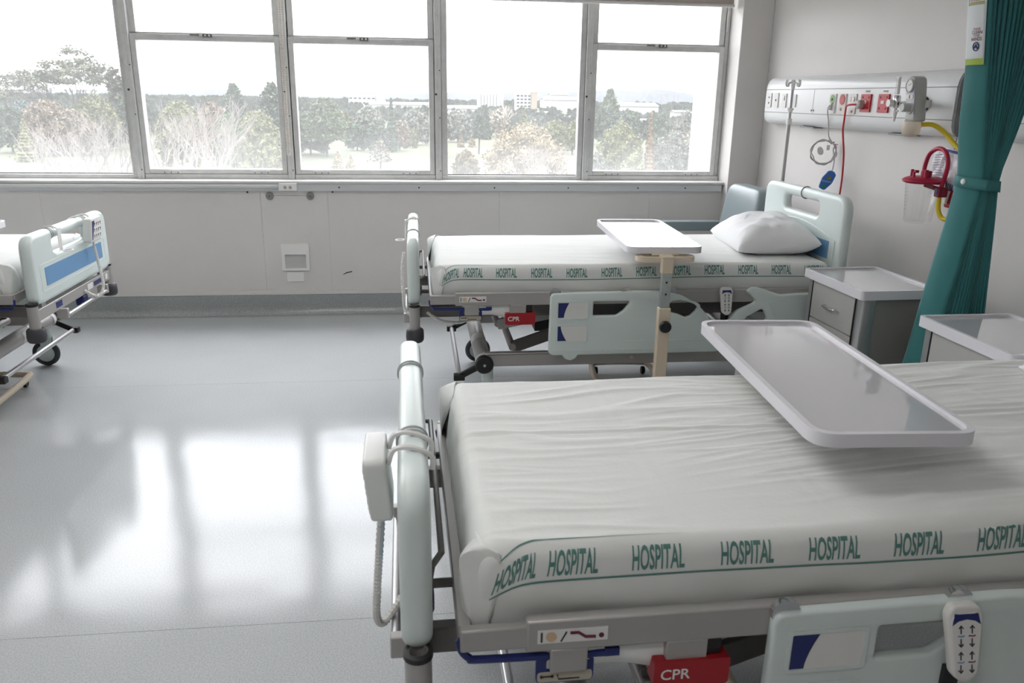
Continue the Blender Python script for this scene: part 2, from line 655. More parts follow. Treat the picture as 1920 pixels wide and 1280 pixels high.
# ------------------------------------------------------------------ floor
fl = struct(MB().box(XL - .2, XR + .2, YB - .2, 6.1, -0.2, -0.003).build('floor', SEAM, smooth=False))
for y0, y1 in ((YB, -0.02), (-0.02, 2.155), (2.155, 4.345), (4.345, 5.83)):
    MB().box(XL, XR, y0 + .0008, y1 - .0008, -0.003, 0.0).build('vinyl_sheet', VINYL, fl, smooth=False)

struct(MB().box(XL - .2, XR + .2, YB - .2, 6.1, ZC, ZC + .2).build('ceiling', CEIL, smooth=False))

# window wall below and above the glazing, clad in flush panels
wb = struct(MB().box(XL - .2, XR + .2, YW + .006, 6.10, 0, 0.945).build('wall_back', WALL, smooth=False))
MB().box(XL - .2, XR + .2, YW, 6.10, 2.53, ZC).build('lintel', WALL, wb, smooth=False)
px = (XL, -2.55, -1.09, -0.625, 0.6, 1.72, 2.275)
for a, b in zip(px[:-1], px[1:]):
    MB().box(a + .0007, b - .0007, YW, YW + .006, .10, 0.90).build('panel', WALL, wb, smooth=False)
MB().box(-1.0, -.77, YW - .0006, YW + .002, .861, .8635).build('panel_seam', mat('panel_seam', lin('#8f8b86'), .6), wb, smooth=False)
wr = struct(MB().box(XR + .006, XR + .2, YB, 6.1, 0, ZC).build('wall_right', WALL, smooth=False))
for a, b in ((YB, -1.2), (-1.2, 1.25), (1.25, 3.36), (3.36, 5.75)):
    MB().box(XR, XR + .006, a + .0007, b - .0007, 0.10, ZC).build('panel', WALL, wr, smooth=False)
struct(MB().box(XL - .2, XL, YB, 6.1, 0, ZC).build('wall_left', WALL, smooth=False))
struct(MB().box(XL - .2, XR + .2, YB - .2, YB, 0, ZC).build('wall_front', WALL, smooth=False))
# corner column that boxes in the end of the window wall
struct(MB().box(2.275, XR, 5.74, 6.10, 0, ZC).build('wall_column', WALL, bevel=.004))

# coved vinyl skirting
def cove(name, fn, l0, l1):
    prof = [(0.004, 0.147), (0.006, 0.145), (0.006, 0.06)] + [(0.006 + .045 * (1 - math.cos(a)), 0.06 - .058 * math.sin(a)) for a in [PI / 2 * k / 6 for k in range(7)]] + [(0.06, 0.0015)]
    mb = MB()
    mb.grid(lambda u, v: fn(l0 + (l1 - l0) * u, *prof[round(v * (len(prof) - 1))]), 1, len(prof) - 1)
    return struct(mb.build(name, COVE))
cove('baseboard_back', lambda l, d, z: (l, YW - d, z), XL, 2.275)
cove('baseboard_right', lambda l, d, z: (XR - d, l, z), YB, 5.74)
cove('baseboard_left', lambda l, d, z: (XL + d, l, z), YB, YW)
struct(MB().box(XL, 2.275, YW - .008, YW - .0005, .147, .176).build('trim_1', WALL, bevel=.002))

# ------------------------------------------------------------------ windows
BZ, TZ = 0.965, 2.53
def vbar(x0, x1, y0, y1, z0, z1, name, par, m=None, bev=.003):
    return MB().box(x0, x1, y0, y1, z0, z1).build(name, m or ALU, par, bevel=bev)

def pane(par, x0, x1, z0, z1):
    return MB().box(0, x1 - x0, -.003, .003, 0, z1 - z0).build('pane', GLASS, par, loc=(x0, GY, z0), smooth=False)

def fixed_window(n, b0, b1, g0, g1):
    w = bpy.data.objects.new('window_%d' % n, None); COL.objects.link(w); struct(w)
    vbar(b0 + .024, g0, 5.955, 6.04, BZ + .03, TZ - .03, 'jamb', w)
    vbar(g1, b1 - .024, 5.955, 6.04, BZ + .03, TZ - .03, 'jamb', w)
    vbar(b0 + .024, b1 - .024, 5.95, 6.05, BZ, BZ + .03, 'bottom_rail', w)
    vbar(b0 + .024, b1 - .024, 5.95, 6.05, TZ - .03, TZ, 'head_rail', w)
    vbar(g0 - .006, g0 + .004, 5.949, 5.956, BZ + .03, TZ - .03, 'glazing_bead', w, bev=.001)
    vbar(g1 - .004, g1 + .006, 5.949, 5.956, BZ + .03, TZ - .03, 'glazing_bead', w, bev=.001)
    MB().box(g0, g1, 5.985, 5.996, BZ + .03, BZ + .036).build('putty_line', ALU_D, w)
    pane(w, g0 - .004, g1 + .004, BZ + .028, TZ - .028)
    return w

def sash_window(n, b0, b1, g0, g1):
    w = bpy.data.objects.new('window_%d' % n, None); COL.objects.link(w); struct(w)
    s0, s1 = g0 - .036, g1 + .036
    # outer frame
    vbar(b0 + .024, s0 - .004, 5.96, 6.05, BZ, TZ, 'jamb', w)
    vbar(s1 + .004, b1 - .024, 5.96, 6.05, BZ, TZ, 'jamb', w)
    vbar(b0 + .024, b1 - .024, 5.94, 6.05, BZ - .004, BZ + .034, 'bottom_rail', w)
    vbar(s0, s1, 5.95, 6.05, TZ - .03, TZ, 'head_rail', w)
    MB().box(s0 - .005, s0, 5.975, 6.03, BZ + .034, TZ).build('gasket', ALU_D, w)
    MB().box(s1, s1 + .005, 5.975, 6.03, BZ + .034, TZ).build('gasket', ALU_D, w)
    # lower hopper sash
    zs0, zs1 = BZ + .036, 1.918
    st = vbar(s0, g0, 5.945, 6.02, zs0, zs1, 'sash_stile', w)
    vbar(g1, s1, 5.945, 6.02, zs0, zs1, 'sash_stile', w)
    vbar(g0, g1, 5.945, 6.02, zs0, 1.032, 'sash_bottom_rail', w)
    vbar(g0, g1, 5.945, 6.02, 1.879, zs1, 'sash_top_rail', w)
    MB().box(s0, s1, 5.941, 5.946, 1.893, 1.899).build('rail_groove', ALU, w)
    pane(w, g0 - .004, g1 + .004, 1.03, 1.881)
    # upper light
    vbar(s0, g0 + .004, 5.965, 6.03, 1.922, TZ - .03, 'stile', w)
    vbar(g1 - .004, s1, 5.965, 6.03, 1.922, TZ - .03, 'stile', w)
    vbar(s0, s1, 5.965, 6.03, 1.920, 1.932, 'transom', w)
    pane(w, g0, g1, 1.93, TZ - .028)
    # hinges on the bottom rail, stay arms in the jamb and the catch on the top rail
    for f in (.16, .84):
        c = g0 + (g1 - g0) * f
        h = MB().box(c - .062, c + .062, 5.937, 5.946, 1.004, 1.026).build('hinge', ALU, w, bevel=.0015)
        k = MB()
        for dx in (-.045, 0, .045):
            k.cyl((c + dx, 5.9345, 1.010), (c + dx, 5.938, 1.010), .004, n=8)
        k.build('hinge_screws', SCREW, h)
    c = (g0 + g1) / 2 + .02
    l = MB().box(c - .03, c + .03, 5.925, 5.946, 1.904, 1.924).build('catch', mat('catch_metal', lin('#6a6764'), .4, metal=.6), w, bevel=.002)
    MB().cyl((c - .012, 5.922, 1.914), (c - .012, 5.927, 1.914), .006, n=10).build('catch_knob', ALU, l)
    MB().cyl((c + .014, 5.922, 1.914), (c + .014, 5.927, 1.914), .007, n=10).build('catch_knob', WHITE_PL, l)
    MB().box(c - .115, c - .055, 5.939, 5.946, 1.912, 1.922).build('worn_label', mat('worn_label', lin('#807d79'), .7, var=.3, vscale=60), w)
    for sx in (s0 - .010, s1 + .010):
        MB().box(sx - .006, sx + .006, 5.952, 5.962, 2.02, 2.16).build('stay_arm', WHITE_PL, w, bevel=.002)
    return w

B = (-3.98, -2.955, -1.902, -0.878, 0.165, 1.245, 2.275)
sash_window(6, B[0], B[1], -3.92, -3.018)
fixed_window(1, B[1], B[2], -2.895, -1.958)
sash_window(2, B[2], B[3], -1.843, -0.942)
sash_window(3, B[3], B[4], -0.814, 0.102)
fixed_window(4, B[4], B[5], 0.227, 1.186)
sash_window(5, B[5], B[6] + .022, 1.305, 2.205)
for i, b in enumerate(B[:-1]):
    mu = struct(MB().box(b - .022, b + .022, 5.925, 6.06, BZ - .004, TZ).build('trim_%d' % (i + 2), ALU, bevel=.003))
    MB().box(b - .004, b + .004, 5.9205, 5.926, BZ, TZ).build('centre_groove', ALU, mu, bevel=.0015)
    k = MB()
    for z in (1.03, 1.40, 1.72, 2.2):
        k.cyl((b + .012, 5.922, z), (b + .012, 5.926, z), .0045, n=8)
    k.cyl((b - .013, 5.922, 1.56), (b - .013, 5.926, 1.56), .008, n=10)
    k.build('screws', SCREW, mu)
struct(MB().box(XL, B[0] - .022, 5.95, 6.06, .945, TZ).build('trim_8', WALL))

# sill board and its grey apron strip
sb = struct(MB().box(XL, 2.275, 5.805, 5.965, .948, .966).build('trim_9', SILLW, bevel=.004))
MB().box(XL, 2.275, 5.965, 6.06, .945, .962).build('sill_back', SILLW, sb)
ap = struct(MB().box(XL, 2.262, 5.812, YW - .0005, .896, .9475).build('trim_10', APRON, bevel=.003))
for x in (-3.4, -2.6, -0.54, 0.02, 0.56, 1.10, 1.62, 1.98):
    MB().cyl((x, 5.809, .922), (x, 5.8125, .922), .006, n=10).build('screw', SCREW, ap)
# white fin of the outside wall beside the last window
struct(MB().box(2.262, 2.75, 6.11, 6.62, -1.0, 3.2).build('wall_fin', mat('outside_white_paint', lin('#eeeeec'), .6), bevel=.01))
struct(MB().box(XL - .2, 2.262, 6.105, 6.3, -3.0, 0.90).build('wall_outside', mat('outside_spandrel', lin('#c9c7c2'), .7)))

# ------------------------------------------------------------------ small fittings on the window wall
t = MB()
t.box(XL, -0.955, 5.796, 5.8115, .918, .944)
t.box(XL, -0.955, 5.793, 5.797, .924, .938)
tag(t.build('cable_trunking', mat('trunking_plastic', lin('#dcdcdb'), .35), bevel=.002), 'slim white cable trunking running along the grey apron under the left windows', 'trunking')
so = thing('power_socket', 'white double power socket at the end of the trunking below the window mullion', 'socket', (-.89, 5.80, .925))
MB().box(-.062, .062, -.012, .0115, -.024, .026).build('face_plate', WHITE_PL, so, bevel=.003)
for dx in (-.018, .018):
    s_ = MB().box(dx - .010, dx + .010, -.0135, -.011, -.014, .012).build('socket_outlet', mat('socket_recess', lin('#cfcac4'), .4), so, bevel=.001)
    k = MB()
    for a in (-.005, .005):
        k.box(dx + a - .0022, dx + a + .0022, -.0145, -.013, -.004, .004)
    k.box(dx - .0015, dx + .0015, -.0145, -.013, -.011, -.006)
    k.build('pin_slots', mat('dark_slot', lin('#2d2926'), .6), s_)
DOOR_STOP = mat('grey_rubber_buffer', lin('#8f908f'), .55)
for x, w_ in ((-1.024, 'left'), (-.745, 'right')):
    d = thing('wall_buffer', 'round grey rubber wall buffer below the window sill, the %s one of the pair' % w_, 'wall buffer', (x, YW, .86), group='pair of wall buffers under the sill')
    MB().lathe([(.027, 0), (.027, -.010), (.024, -.018), (.017, -.022), (.013, -.021), (.010, -.024), (.001, -.024)], axis='y').build('buffer', DOOR_STOP, d)
    MB().cyl((0, -.0245, 0), (0, -.023, 0), .005, n=10).build('screw', SCREW, d)
for x, z, w_ in ((-1.175, .886, 'left'), (-.59, .888, 'right')):
    tag(MB().cyl((0, 0, 0), (0, -.006, 0), .007, n=10).build('wall_screw', SCREW, loc=(x, YW, z)), 'small dark screw head in the wall under the sill, the %s one' % w_, 'screw', 'screws in the wall under the sill')
dp = thing('wall_dispenser', 'white square wall unit with a recessed grey opening low on the window wall', 'dispenser', (-.873, YW, .327))
o_ = MB(); o_.extrude(rrect(-.097, .097, 0, .196, .006), lambda u, v, w: (u, w, v), -.020, 0, [rrect(-.074, .074, .016, .118, .003)])
o_.build('housing', WHITE_PL, dp, bevel=.002)
MB().box(-.074, .074, -.003, -.001, .016, .118).build('recess_back', mat('recess_grey', lin('#c6c5c2'), .5), dp, smooth=False)
tag(MB().box(-.060, .060, -.010, 0, 0, .072).build('blank_plate', WHITE_PL, loc=(-.882, YW, .244), bevel=.002), 'small blank white plate directly under the recessed wall unit', 'wall plate')
sc = MB(); sc.extrude(rpoly([(-.036, -.012), (0, .002), (.036, .010), (.03, .016), (-.005, .009), (-.03, -.005)], .004), lambda u, v, w: (u, w, v), -.0012, 0)
tag(sc.build('wall_scuff', mat('scuff_dark', lin('#3b3531'), .8), loc=(-.51, YW, .30)), 'dark scuff mark on the wall between the white unit and the far bed', 'scuff')

# roller blind over the two right-hand windows, drawn a little way down
rb = thing('roller_blind', 'half raised grey roller blind across the top of the two right windows', 'blind', (.20, 5.895, 2.19))
MB().cyl((0, 0, .30), (2.06, 0, .30), .028, n=20).build('roller', APRON, rb)
BL = mat('blind_fabric', lin('#b9b2ab'), .8, var=.05, vscale=90)
bn = BL.node_tree
trn = bn.nodes.new('ShaderNodeBsdfTranslucent'); trn.inputs['Color'].default_value = (*lin('#a89f98'), 1)
mxs = bn.nodes.new('ShaderNodeMixShader'); mxs.inputs['Fac'].default_value = .35
bn.links.new(bn.nodes['Principled BSDF'].outputs['BSDF'], mxs.inputs[1]); bn.links.new(trn.outputs['BSDF'], mxs.inputs[2])
bn.links.new(mxs.outputs['Shader'], bn.nodes['Material Output'].inputs['Surface'])
MB().box(.012, 2.05, -.0285, -.0275, 0, .30).build('fabric', BL, rb, smooth=False)
MB().cyl((.008, -.028, -.004), (2.054, -.028, -.004), .011, n=12).build('bottom_bar', SILLW, rb)
bc = thing('blind_bead_chain', 'long looped white bead chain hanging down the window mullion', 'blind chain', (-.885, 5.905, 1.136))
k = MB()
nb = 92
for i in range(nb):
    z = .012 + i * .0145
    for dx in (-.0075, .0075):
        k.sphere((dx, 0, z), .0062, 6, 4)
for a in range(5):
    t_ = PI + PI * a / 4
    k.sphere((.0075 * math.cos(t_), 0, .006 + .0065 * math.sin(t_)), .0062, 6, 4)
k.build('beads', mat('chain_ivory', lin('#e6ddd4'), .4), bc)

# unseen ceiling lights, added above the aisle to brighten back wall and near bed
FILL_LAMP = mat('fill_lamp_diffuser', (.9, .9, .9), .5, emit=(1.0, .985, .975, 4.0))
for y, w_ in ((-.15, 'farthest from the windows'), (1.75, 'in the middle of the row'), (3.55, 'nearest the windows')):
    t = thing('added_ceiling_light', 'unseen ceiling light added over the aisle as fill, the one ' + w_, 'ceiling light', (-.85, y, ZC), group='unseen fill lights added over the aisle')
    k = MB(); k.extrude(rrect(-.64, .64, -.18, .18, .01), lambda u, v, q: (u, v, q), -.045, -.0005, [rrect(-.60, .60, -.145, .145, .004)])
    k.build('frame', WHITE_PL, t, bevel=.003)
    MB().box(-.60, .60, -.145, .145, -.034, -.028).build('diffuser', FILL_LAMP, t, smooth=False)
# ------------------------------------------------------------------ hospital beds
MINT = mat('pale_mint_plastic', lin('#d8e2df'), .32, var=.015, vscale=6)
BLUE_P = mat('steel_blue_panel', lin('#6f9bc4'), .4)
NAVY = mat('navy_plastic', lin('#27306b'), .35)
FRAME = mat('grey_painted_frame', lin('#aeaba8'), .36, metal=.25)
FRAME_D = mat('dark_grey_frame', lin('#757270'), .4, metal=.25)
SILVER = mat('satin_silver_tube', lin('#c6c5c6'), .28, metal=.75)
RUBBER = mat('dark_grey_rubber', lin('#414145'), .5)
BLACK = mat('black_plastic', lin('#232325'), .4)
LABELW = mat('white_label', lin('#e7e6e3'), .45)
INK = mat('dark_ink', lin('#3a3338'), .6)
MAROON = mat('maroon_print', lin('#6a2942'), .6)
RED = mat('cpr_red', lin('#a3202a'), .35)
CABLE = mat('ivory_cable', lin('#d9d7d3'), .45)
CHROME = mat('chrome', lin('#d9dadc'), .12, metal=1.0)

def coil(mb, pts, r=.008, k=26, n=8):
    p = catmull([Vector(q) for q in pts], k)
    # resample evenly, alternate the radius so it reads as a ribbed spiral hose
    out, acc = [p[0]], 0.0
    for a, b in zip(p[:-1], p[1:]):
        acc += (b - a).length
        if acc > .0035:
            out.append(b); acc = 0
    rr = [r if i % 2 else r * .78 for i in range(len(out))]
    return mb.tube(out, rr, n)

def siderail(par, s):
    """s = -1 is the side at negative y."""
    y0, y1 = (s * .492, s * .520)
    fn = lambda u, v, w: (u, w, v)
    outer = [(.72, .33), (.735, .310), (.765, .300), (.79, .312), (.80, .33), (1.525, .33), (1.522, .39), (1.495, .455), (1.45, .525), (1.39, .585), (1.31, .628), (1.22, .648), (1.12, .652), (.70, .646)]
    o1 = [(.655, .60), (.648, .37)]
    poly = rpoly(outer + [(.655, .645), (.650, .33)], [0, .02, .02, .02, 0, .02, .03, .1, .1, .1, .1, .1, .1, 0, .045, .045])
    h1 = rpoly([(.868, .531), (.985, .531), (1.02, .555), (1.048, .592), (1.046, .602), (.868, .602)], [.006, .03, .03, .01, .004, .006])
    h2 = rpoly([(1.228, .548), (1.262, .598), (1.30, .602), (1.375, .588), (1.402, .572), (1.385, .545), (1.362, .522), (1.335, .515), (1.30, .532)], .012)
    mb = MB(); mb.rextrude(poly, fn, y0, y1, [h1, h2], .009)
    r = mb.build('side_rail', MINT, par, angle=50)
    for z0 in (.520, .402):
        fr = MB(); fr.extrude(rrect(.684, .846, z0 - .006, z0 + .088, .012), fn, s * .520, s * .523, [rrect(.692, .838, z0 + .002, z0 + .080, .006)])
        fr.build('label_frame', MINT, r, bevel=.001)
        lb = MB(); lb.extrude(rrect(.692, .838, z0 + .002, z0 + .080, .006), fn, s * .5195, s * .5212)
        lb.build('label_card', LABELW, r)
        cv = [(.694, z0 + .004), (.722, z0 + .004)] + [(.722 + .024 * t ** 1.6, z0 + .004 + .074 * t) for t in (.15, .3, .45, .6, .75, .9, 1.0)] + [(.694, z0 + .078)]
        if z0 < .45:
            cv = [(.694, z0 + .004), (.738, z0 + .004)] + [(.738 - .030 * (1 - (1 - t) ** 1.6), z0 + .004 + .074 * t) for t in (.15, .3, .45, .6, .75, .9, 1.0)] + [(.694, z0 + .078)]
        c_ = MB(); c_.extrude(cv, fn, s * .5211, s * .5222)
        c_.build('blue_corner', NAVY, r, smooth=False)
    for za, zb, xa, xb in ((.352, .358, .68, 1.5), (.395, .401, 1.04, 1.46)):
        g_ = MB(); g_.extrude(rrect(xa, xb, za, zb, .003), fn, s * .519, s * .5225)
        g_.build('moulded_rib', MINT, r, bevel=.001)
    for x in (.70, 1.05, 1.28):
        b_ = MB().lathe([(.028, -.008), (.028, .006), (.024, .009), (.001, .009)], (x - .02, s * .503, .640), 'y', 20)
        b_.build('hinge_boss', CHROME, r)
    # head-end rail with its curved grip
    outer2 = [(1.668, .664), (1.70, .662), (1.82, .622), (1.90, .628), (2.10, .632), (2.10, .34), (1.62, .34), (1.56, .40), (1.535, .47), (1.60, .545), (1.70, .590), (1.665, .622), (1.640, .640)]
    p2 = rpoly(outer2, [.02, .03, .08, .05, .04, .04, .05, .03, .02, .05, .02, .03, .02])
    h3 = rpoly([(1.605, .43), (1.70, .43), (1.765, .50), (1.735, .555), (1.655, .510)], .02)
    mb = MB(); mb.rextrude(p2, fn, y0, y1, [h3], .009)
    r2_ = mb.build('side_rail', MINT, par, angle=50)
    g_ = MB(); g_.extrude(rpoly([(1.76, .585), (1.86, .605), (1.93, .57), (1.95, .52), (1.80, .51)], .01), fn, s * .519, s * .5215)
    g_.build('moulded_rib', MINT, r2_, bevel=.001)

def make_bed():
    b = thing('hospital_bed', 'x', 'hospital bed', (0, 0, 0), group='hospital beds of the ward')
    fnx = lambda u, v, w: (w, u, v)
    # foot board
    mb = MB()
    mb.rextrude(rpoly([(-.475, .585), (-.40, .572), (.40, .572), (.475, .585), (.475, .905), (-.475, .905)], [.05, .05, .05, .05, .075, .075], 6), fnx, -.030, .028,
               [rpoly([(-.225, .785), (.225, .785), (.235, .853), (-.235, .853)], [.05, .05, .022, .022], 6)], r=.0245, seg=6)
    fb = mb.build('foot_board', MINT, b, angle=50)
    k = MB(); k.extrude(rrect(-.36, .36, .650, .738, .006), fnx, -.0318, -.028)
    k.build('blue_panel', BLUE_P, fb, bevel=.0008)
    k = MB(); k.extrude(rpoly([(-.41, .625), (.41, .625), (.41, .76), (-.41, .76)], .02), fnx, -.0312, -.028, [rrect(-.40, .40, .635, .75, .015)])
    k.build('moulded_rim', MINT, fb, bevel=.001)
    for y in (-.205, .215):
        k = MB()
        k.tube([(.0305 * math.cos(a) - .001, y, .879 + .0275 * math.sin(a)) for a in [2 * PI * i / 24 for i in range(24)]], .003, 6, closed=True)
        k.tube([(.0305 * math.cos(a) - .001, y + .018, .879 + .0275 * math.sin(a)) for a in [2 * PI * i / 24 for i in range(24)]], .003, 6, closed=True)
        k.build('bar_joint', mat('joint_grey', lin('#a9aeae'), .4), fb)
    # flat bracket with a ring that hooks over the grip bar
    k = MB()
    k.tube([(.02, .178, .906), (-.01, .178, .910), (-.036, .178, .898), (-.043, .178, .86), (-.043, .178, .80), (-.050, .178, .790)], .0045, 6)
    k.obox((-.043, .178, .90), (-.043, .178, .79), .035, .004, (1, 0, 0))
    k.tube([(-.075 + .022 * math.cos(a), .178 + .026 * math.sin(a), .790) for a in [2 * PI * i / 18 for i in range(18)]], .004, 6, closed=True)
    k.build('hook_bracket', WHITE_PL, fb)
    # head board
    mb = MB()
    mb.rextrude(rpoly([(-.475, .60), (.475, .60), (.475, 1.10), (-.475, 1.10)], [.05, .05, .085, .085], 6), fnx, 2.125, 2.180,
               [rpoly([(-.20, .968), (.20, .968), (.21, 1.042), (-.21, 1.042)], [.035, .035, .03, .03], 6)], r=.0245, seg=6)
    hb = mb.build('head_board', MINT, b, angle=50)
    arch = [(-.42, .66), (.42, .66), (.42, .875)] + [(.42 - .84 * t, .875 + .058 * math.sin(PI * t)) for t in (.1, .2, .3, .4, .5, .6, .7, .8, .9)] + [(-.42, .875)]
    k = MB(); k.extrude(arch, fnx, 2.1195, 2.128)
    k.build('moulded_panel', MINT, hb, bevel=.003)
    k = MB(); k.extrude(rrect(-.37, .37, .775, .865, .006), fnx, 2.1175, 2.121)
    k.build('blue_panel', BLUE_P, hb)
    k = MB(); k.tube([(2.1525 + .031 * math.cos(a), .0, 1.071 + .0325 * math.sin(a)) for a in [2 * PI * i / 24 for i in range(24)]], .0025, 6, closed=True)
    k.build('bar_joint', FRAME_D, hb)
    # foot cross bar, corner tubes and roller bumpers
    k = MB().box(-.018, .018, -.46, .46, .500, .556)
    cb = k.build('foot_cross_bar', FRAME, b, bevel=.004)
    for ya, yb, m_, z0, z1 in ((-.20, -.13, LABELW, .512, .544), (-.33, -.22, NAVY, .516, .540), (.20, .27, NAVY, .515, .545), (-.42, -.39, LABELW, .515, .545)):
        MB().box(-.0195, -.018, ya, yb, z0, z1).build('sticker', m_, cb, smooth=False)
    MB().cyl((-.045, -.30, .468), (-.045, .22, .468), .011, n=12).build('linen_bar', SILVER, cb)
    for y in (-.31, .23):
        MB().box(-.055, .0, y - .012, y + .012, .455, .505).build('bar_bracket', FRAME, cb, bevel=.003)
    MB().box(-.005, .04, -.16, -.09, .435, .490).build('junction_box', NAVY, cb, bevel=.01)
    for y in (-.475, .475):
        k = MB().lathe([(.025, .43), (.025, .588), (.022, .590), (.017, .590), (.017, .56)], (0, y, 0), n=20, cap=False)
        ct = k.build('corner_tube', FRAME, b)
        MB().lathe([(.001, .405), (.036, .405), (.042, .412), (.044, .43), (.042, .462), (.036, .470), (.025, .470)], (0, y, 0), n=24).build('bumper_roller', RUBBER, ct)
        MB().lathe([(.0255, .578), (.0275, .580), (.0275, .590), (.0185, .592)], (0, y, 0), n=20, cap=False).build('tube_rim', BLACK, ct)
        MB().box(-.015, .015, y - math.copysign(.09, y) - .02, y - math.copysign(.09, y) + .02, .54, .60).build('board_post', SILVER, b, bevel=.003)
    # deck
    for s in (-1, 1):
        k = MB()
        k.box(.075, .20, s * .470, s * .492, .590, .636)
        k.box(.195, 2.08, s * .468, s * .495, .583, .648)
        dr = k.build('deck_rail', FRAME, b, bevel=.004)
        for xa, xb in ((.24, .31), (.46, .54)):
            MB().box(xa, xb, s * .462, s * .496, .535, .586).build('rail_bracket', FRAME, dr, bevel=.003)
        lb = MB().box(.215, .345, s * .495, s * .4965, .602, .630).build('pictogram_label', LABELW, dr, smooth=False)
        k = MB()
        y_ = s * .4970
        k.tube([(.275, y_, .622), (.290, y_, .622), (.303, y_, .612), (.322, y_, .611)], .0030, 6)
        k.cyl((.333, y_ - .001, .613), (.333, y_ + .001, .613), .005, n=10)
        k.build('pictogram_print', MAROON, dr)
        k = MB(); k.cyl((.240, y_ - .001, .616), (.240, y_ + .001, .616), .010, n=14)
        k.build('pictogram_disc', mat('tan_print', lin('#d3b596'), .6), dr)
        k = MB(); k.tube([(.258, y_, .605), (.268, y_, .625)], .0015, 5); k.tube([(.222, y_, .606), (.222, y_, .626)], .002, 5)
        k.build('pictogram_lines', INK, dr)
        # blue release bar with its hanging label plate
        k = MB(); k.tube([(.075, s * .478, .610), (.078, s * .480, .588), (.092, s * .481, .572), (.12, s * .481, .566), (.36, s * .481, .562)], .0075, 8, smooth=6)
        k.box(.345, .372, s * .474, s * .488, .558, .574)
        rbar = k.build('release_bar', NAVY, b)
        k = MB(); k.extrude(rrect(.215, .325, .505, .560, .012), lambda u, v, w: (u, w, v), s * .478, s * .484, [rrect(.235, .305, .532, .556, .006)])
        k.build('release_plate', NAVY, rbar, bevel=.001)
        k = MB(); k.extrude(rrect(.218, .322, .508, .530, .008), lambda u, v, w: (u, w, v), s * .484, s * .4855)
        pl = k.build('plate_label', mat('beige_label', lin('#b9b4a3'), .5), rbar, smooth=False)
        k = MB(); k.tube([(.226, s * .486, .521), (.246, s * .486, .521)], .0016, 5); k.tube([(.256, s * .486, .524), (.258, s * .486, .514), (.298, s * .486, .514)], .0014, 5)
        k.sphere((.226, s * .486, .521), .0032, 6, 4); k.sphere((.246, s * .486, .521), .0032, 6, 4)
        k.build('plate_print', INK, rbar)
        # red CPR release
        k = MB(); k.extrude(rpoly([(.437, .492), (.45, .487), (.578, .487), (.584, .492), (.585, .546), (.437, .546)], .006), lambda u, v, w: (u, w, v), s * .462, s * .502)
        cp = k.build('cpr_release', RED, b, bevel=.003)
        MB().box(.50, .57, s * .455, s * .490, .546, .586).build('cpr_pivot', BLACK, cp, bevel=.004)
        k = MB(); add_text(k, 'CPR', ((.450 if s < 0 else .510), s * .5027, .506), (-s, 0, 0) if s > 0 else (1, 0, 0), (0, 0, 1), .023, bold=.012)
        k.build('cpr_lettering', LABELW, cp, smooth=False)
        siderail(b, s)
    for xa in (.072, 2.062):
        MB().box(xa, xa + .024, -.470, .470, .592, .634).build('deck_cross_bar', FRAME, b, bevel=.003)
    MB().box(.10, 2.07, -.455, .455, .584, .600).build('deck_panel', FRAME_D, b, bevel=.002)
    k = MB()
    for y in (-.30, .30):
        k.tube([(0, y, .612), (.085, y, .612)], .010, 8)
    k.tube([(0.02, -.36, .628), (.03, -.36, .69), (.05, -.33, .70), (.05, .33, .70), (.03, .36, .69), (.02, .36, .628)], .007, 8)
    k.build('mattress_retainer', FRAME_D, b)
    # inner lifting frame
    for s in (-1, 1):
        MB().box(.015, 2.05, s * .335, s * .365, .495, .552).build('inner_frame_beam', FRAME_D, b, bevel=.003)
        k = MB(); k.obox((.50, s * .27, .300), (1.18, s * .27, .535), .022, .062, (0, 0, 1))
        k.build('lift_arm', FRAME_D, b, bevel=.003)
        k = MB(); k.obox((.42, s * .30, .435), (.78, s * .30, .505), .022, .055, (0, 0, 1))
        k.build('lift_link', FRAME, b, bevel=.003)
        k = MB(); k.obox((1.75, s * .31, .300), (1.25, s * .31, .535), .022, .062, (0, 0, 1))
        k.build('lift_arm', FRAME_D, b, bevel=.003)
        # base beams, cross tubes, casters
        MB().box(.34, 1.86, s * .385, s * .425, .247, .318).build('base_beam', FRAME, b, bevel=.006)
        MB().box(.36, 1.84, s * .383, s * .427, .309, .313).build('beam_groove', FRAME_D, b)
        MB().cyl((1.10, s * .427, .283), (1.10, s * .4235, .283), .010, n=12).build('beam_bolt', SILVER, b)
        for x, d in ((.36, -1), (1.84, 1)):
            c = thing('caster', 'x', 'x'); del c['label'], c['category']
            c.parent = b
            k = MB().lathe([(.001, .165), (.020, .165), (.030, .172), (.030, .255), (.001, .255)], (x, s * .405, 0), n=18)
            for q in (-.017, .017):
                k.extrude(rpoly([(x - .025, .075), (x + .03, .075), (x + .03, .185), (x - .03, .185)], .014), lambda u, v, w: (u, w, v), s * .405 + q - .004, s * .405 + q + .004)
            k.build('fork', MINT, c, bevel=.002)
            MB().lathe([(.050, -.014), (.066, -.014), (.075, -.007), (.0765, 0), (.075, .007), (.066, .014), (.050, .014)], (x - .012 * d, s * .405, .0765), 'y', 28, cap=False).build('tyre', RUBBER, c)
            MB().lathe([(.001, -.011), (.0505, -.011), (.0505, .011), (.001, .011)], (x - .012 * d, s * .405, .0765), 'y', 24).build('wheel_disc', MINT, c)
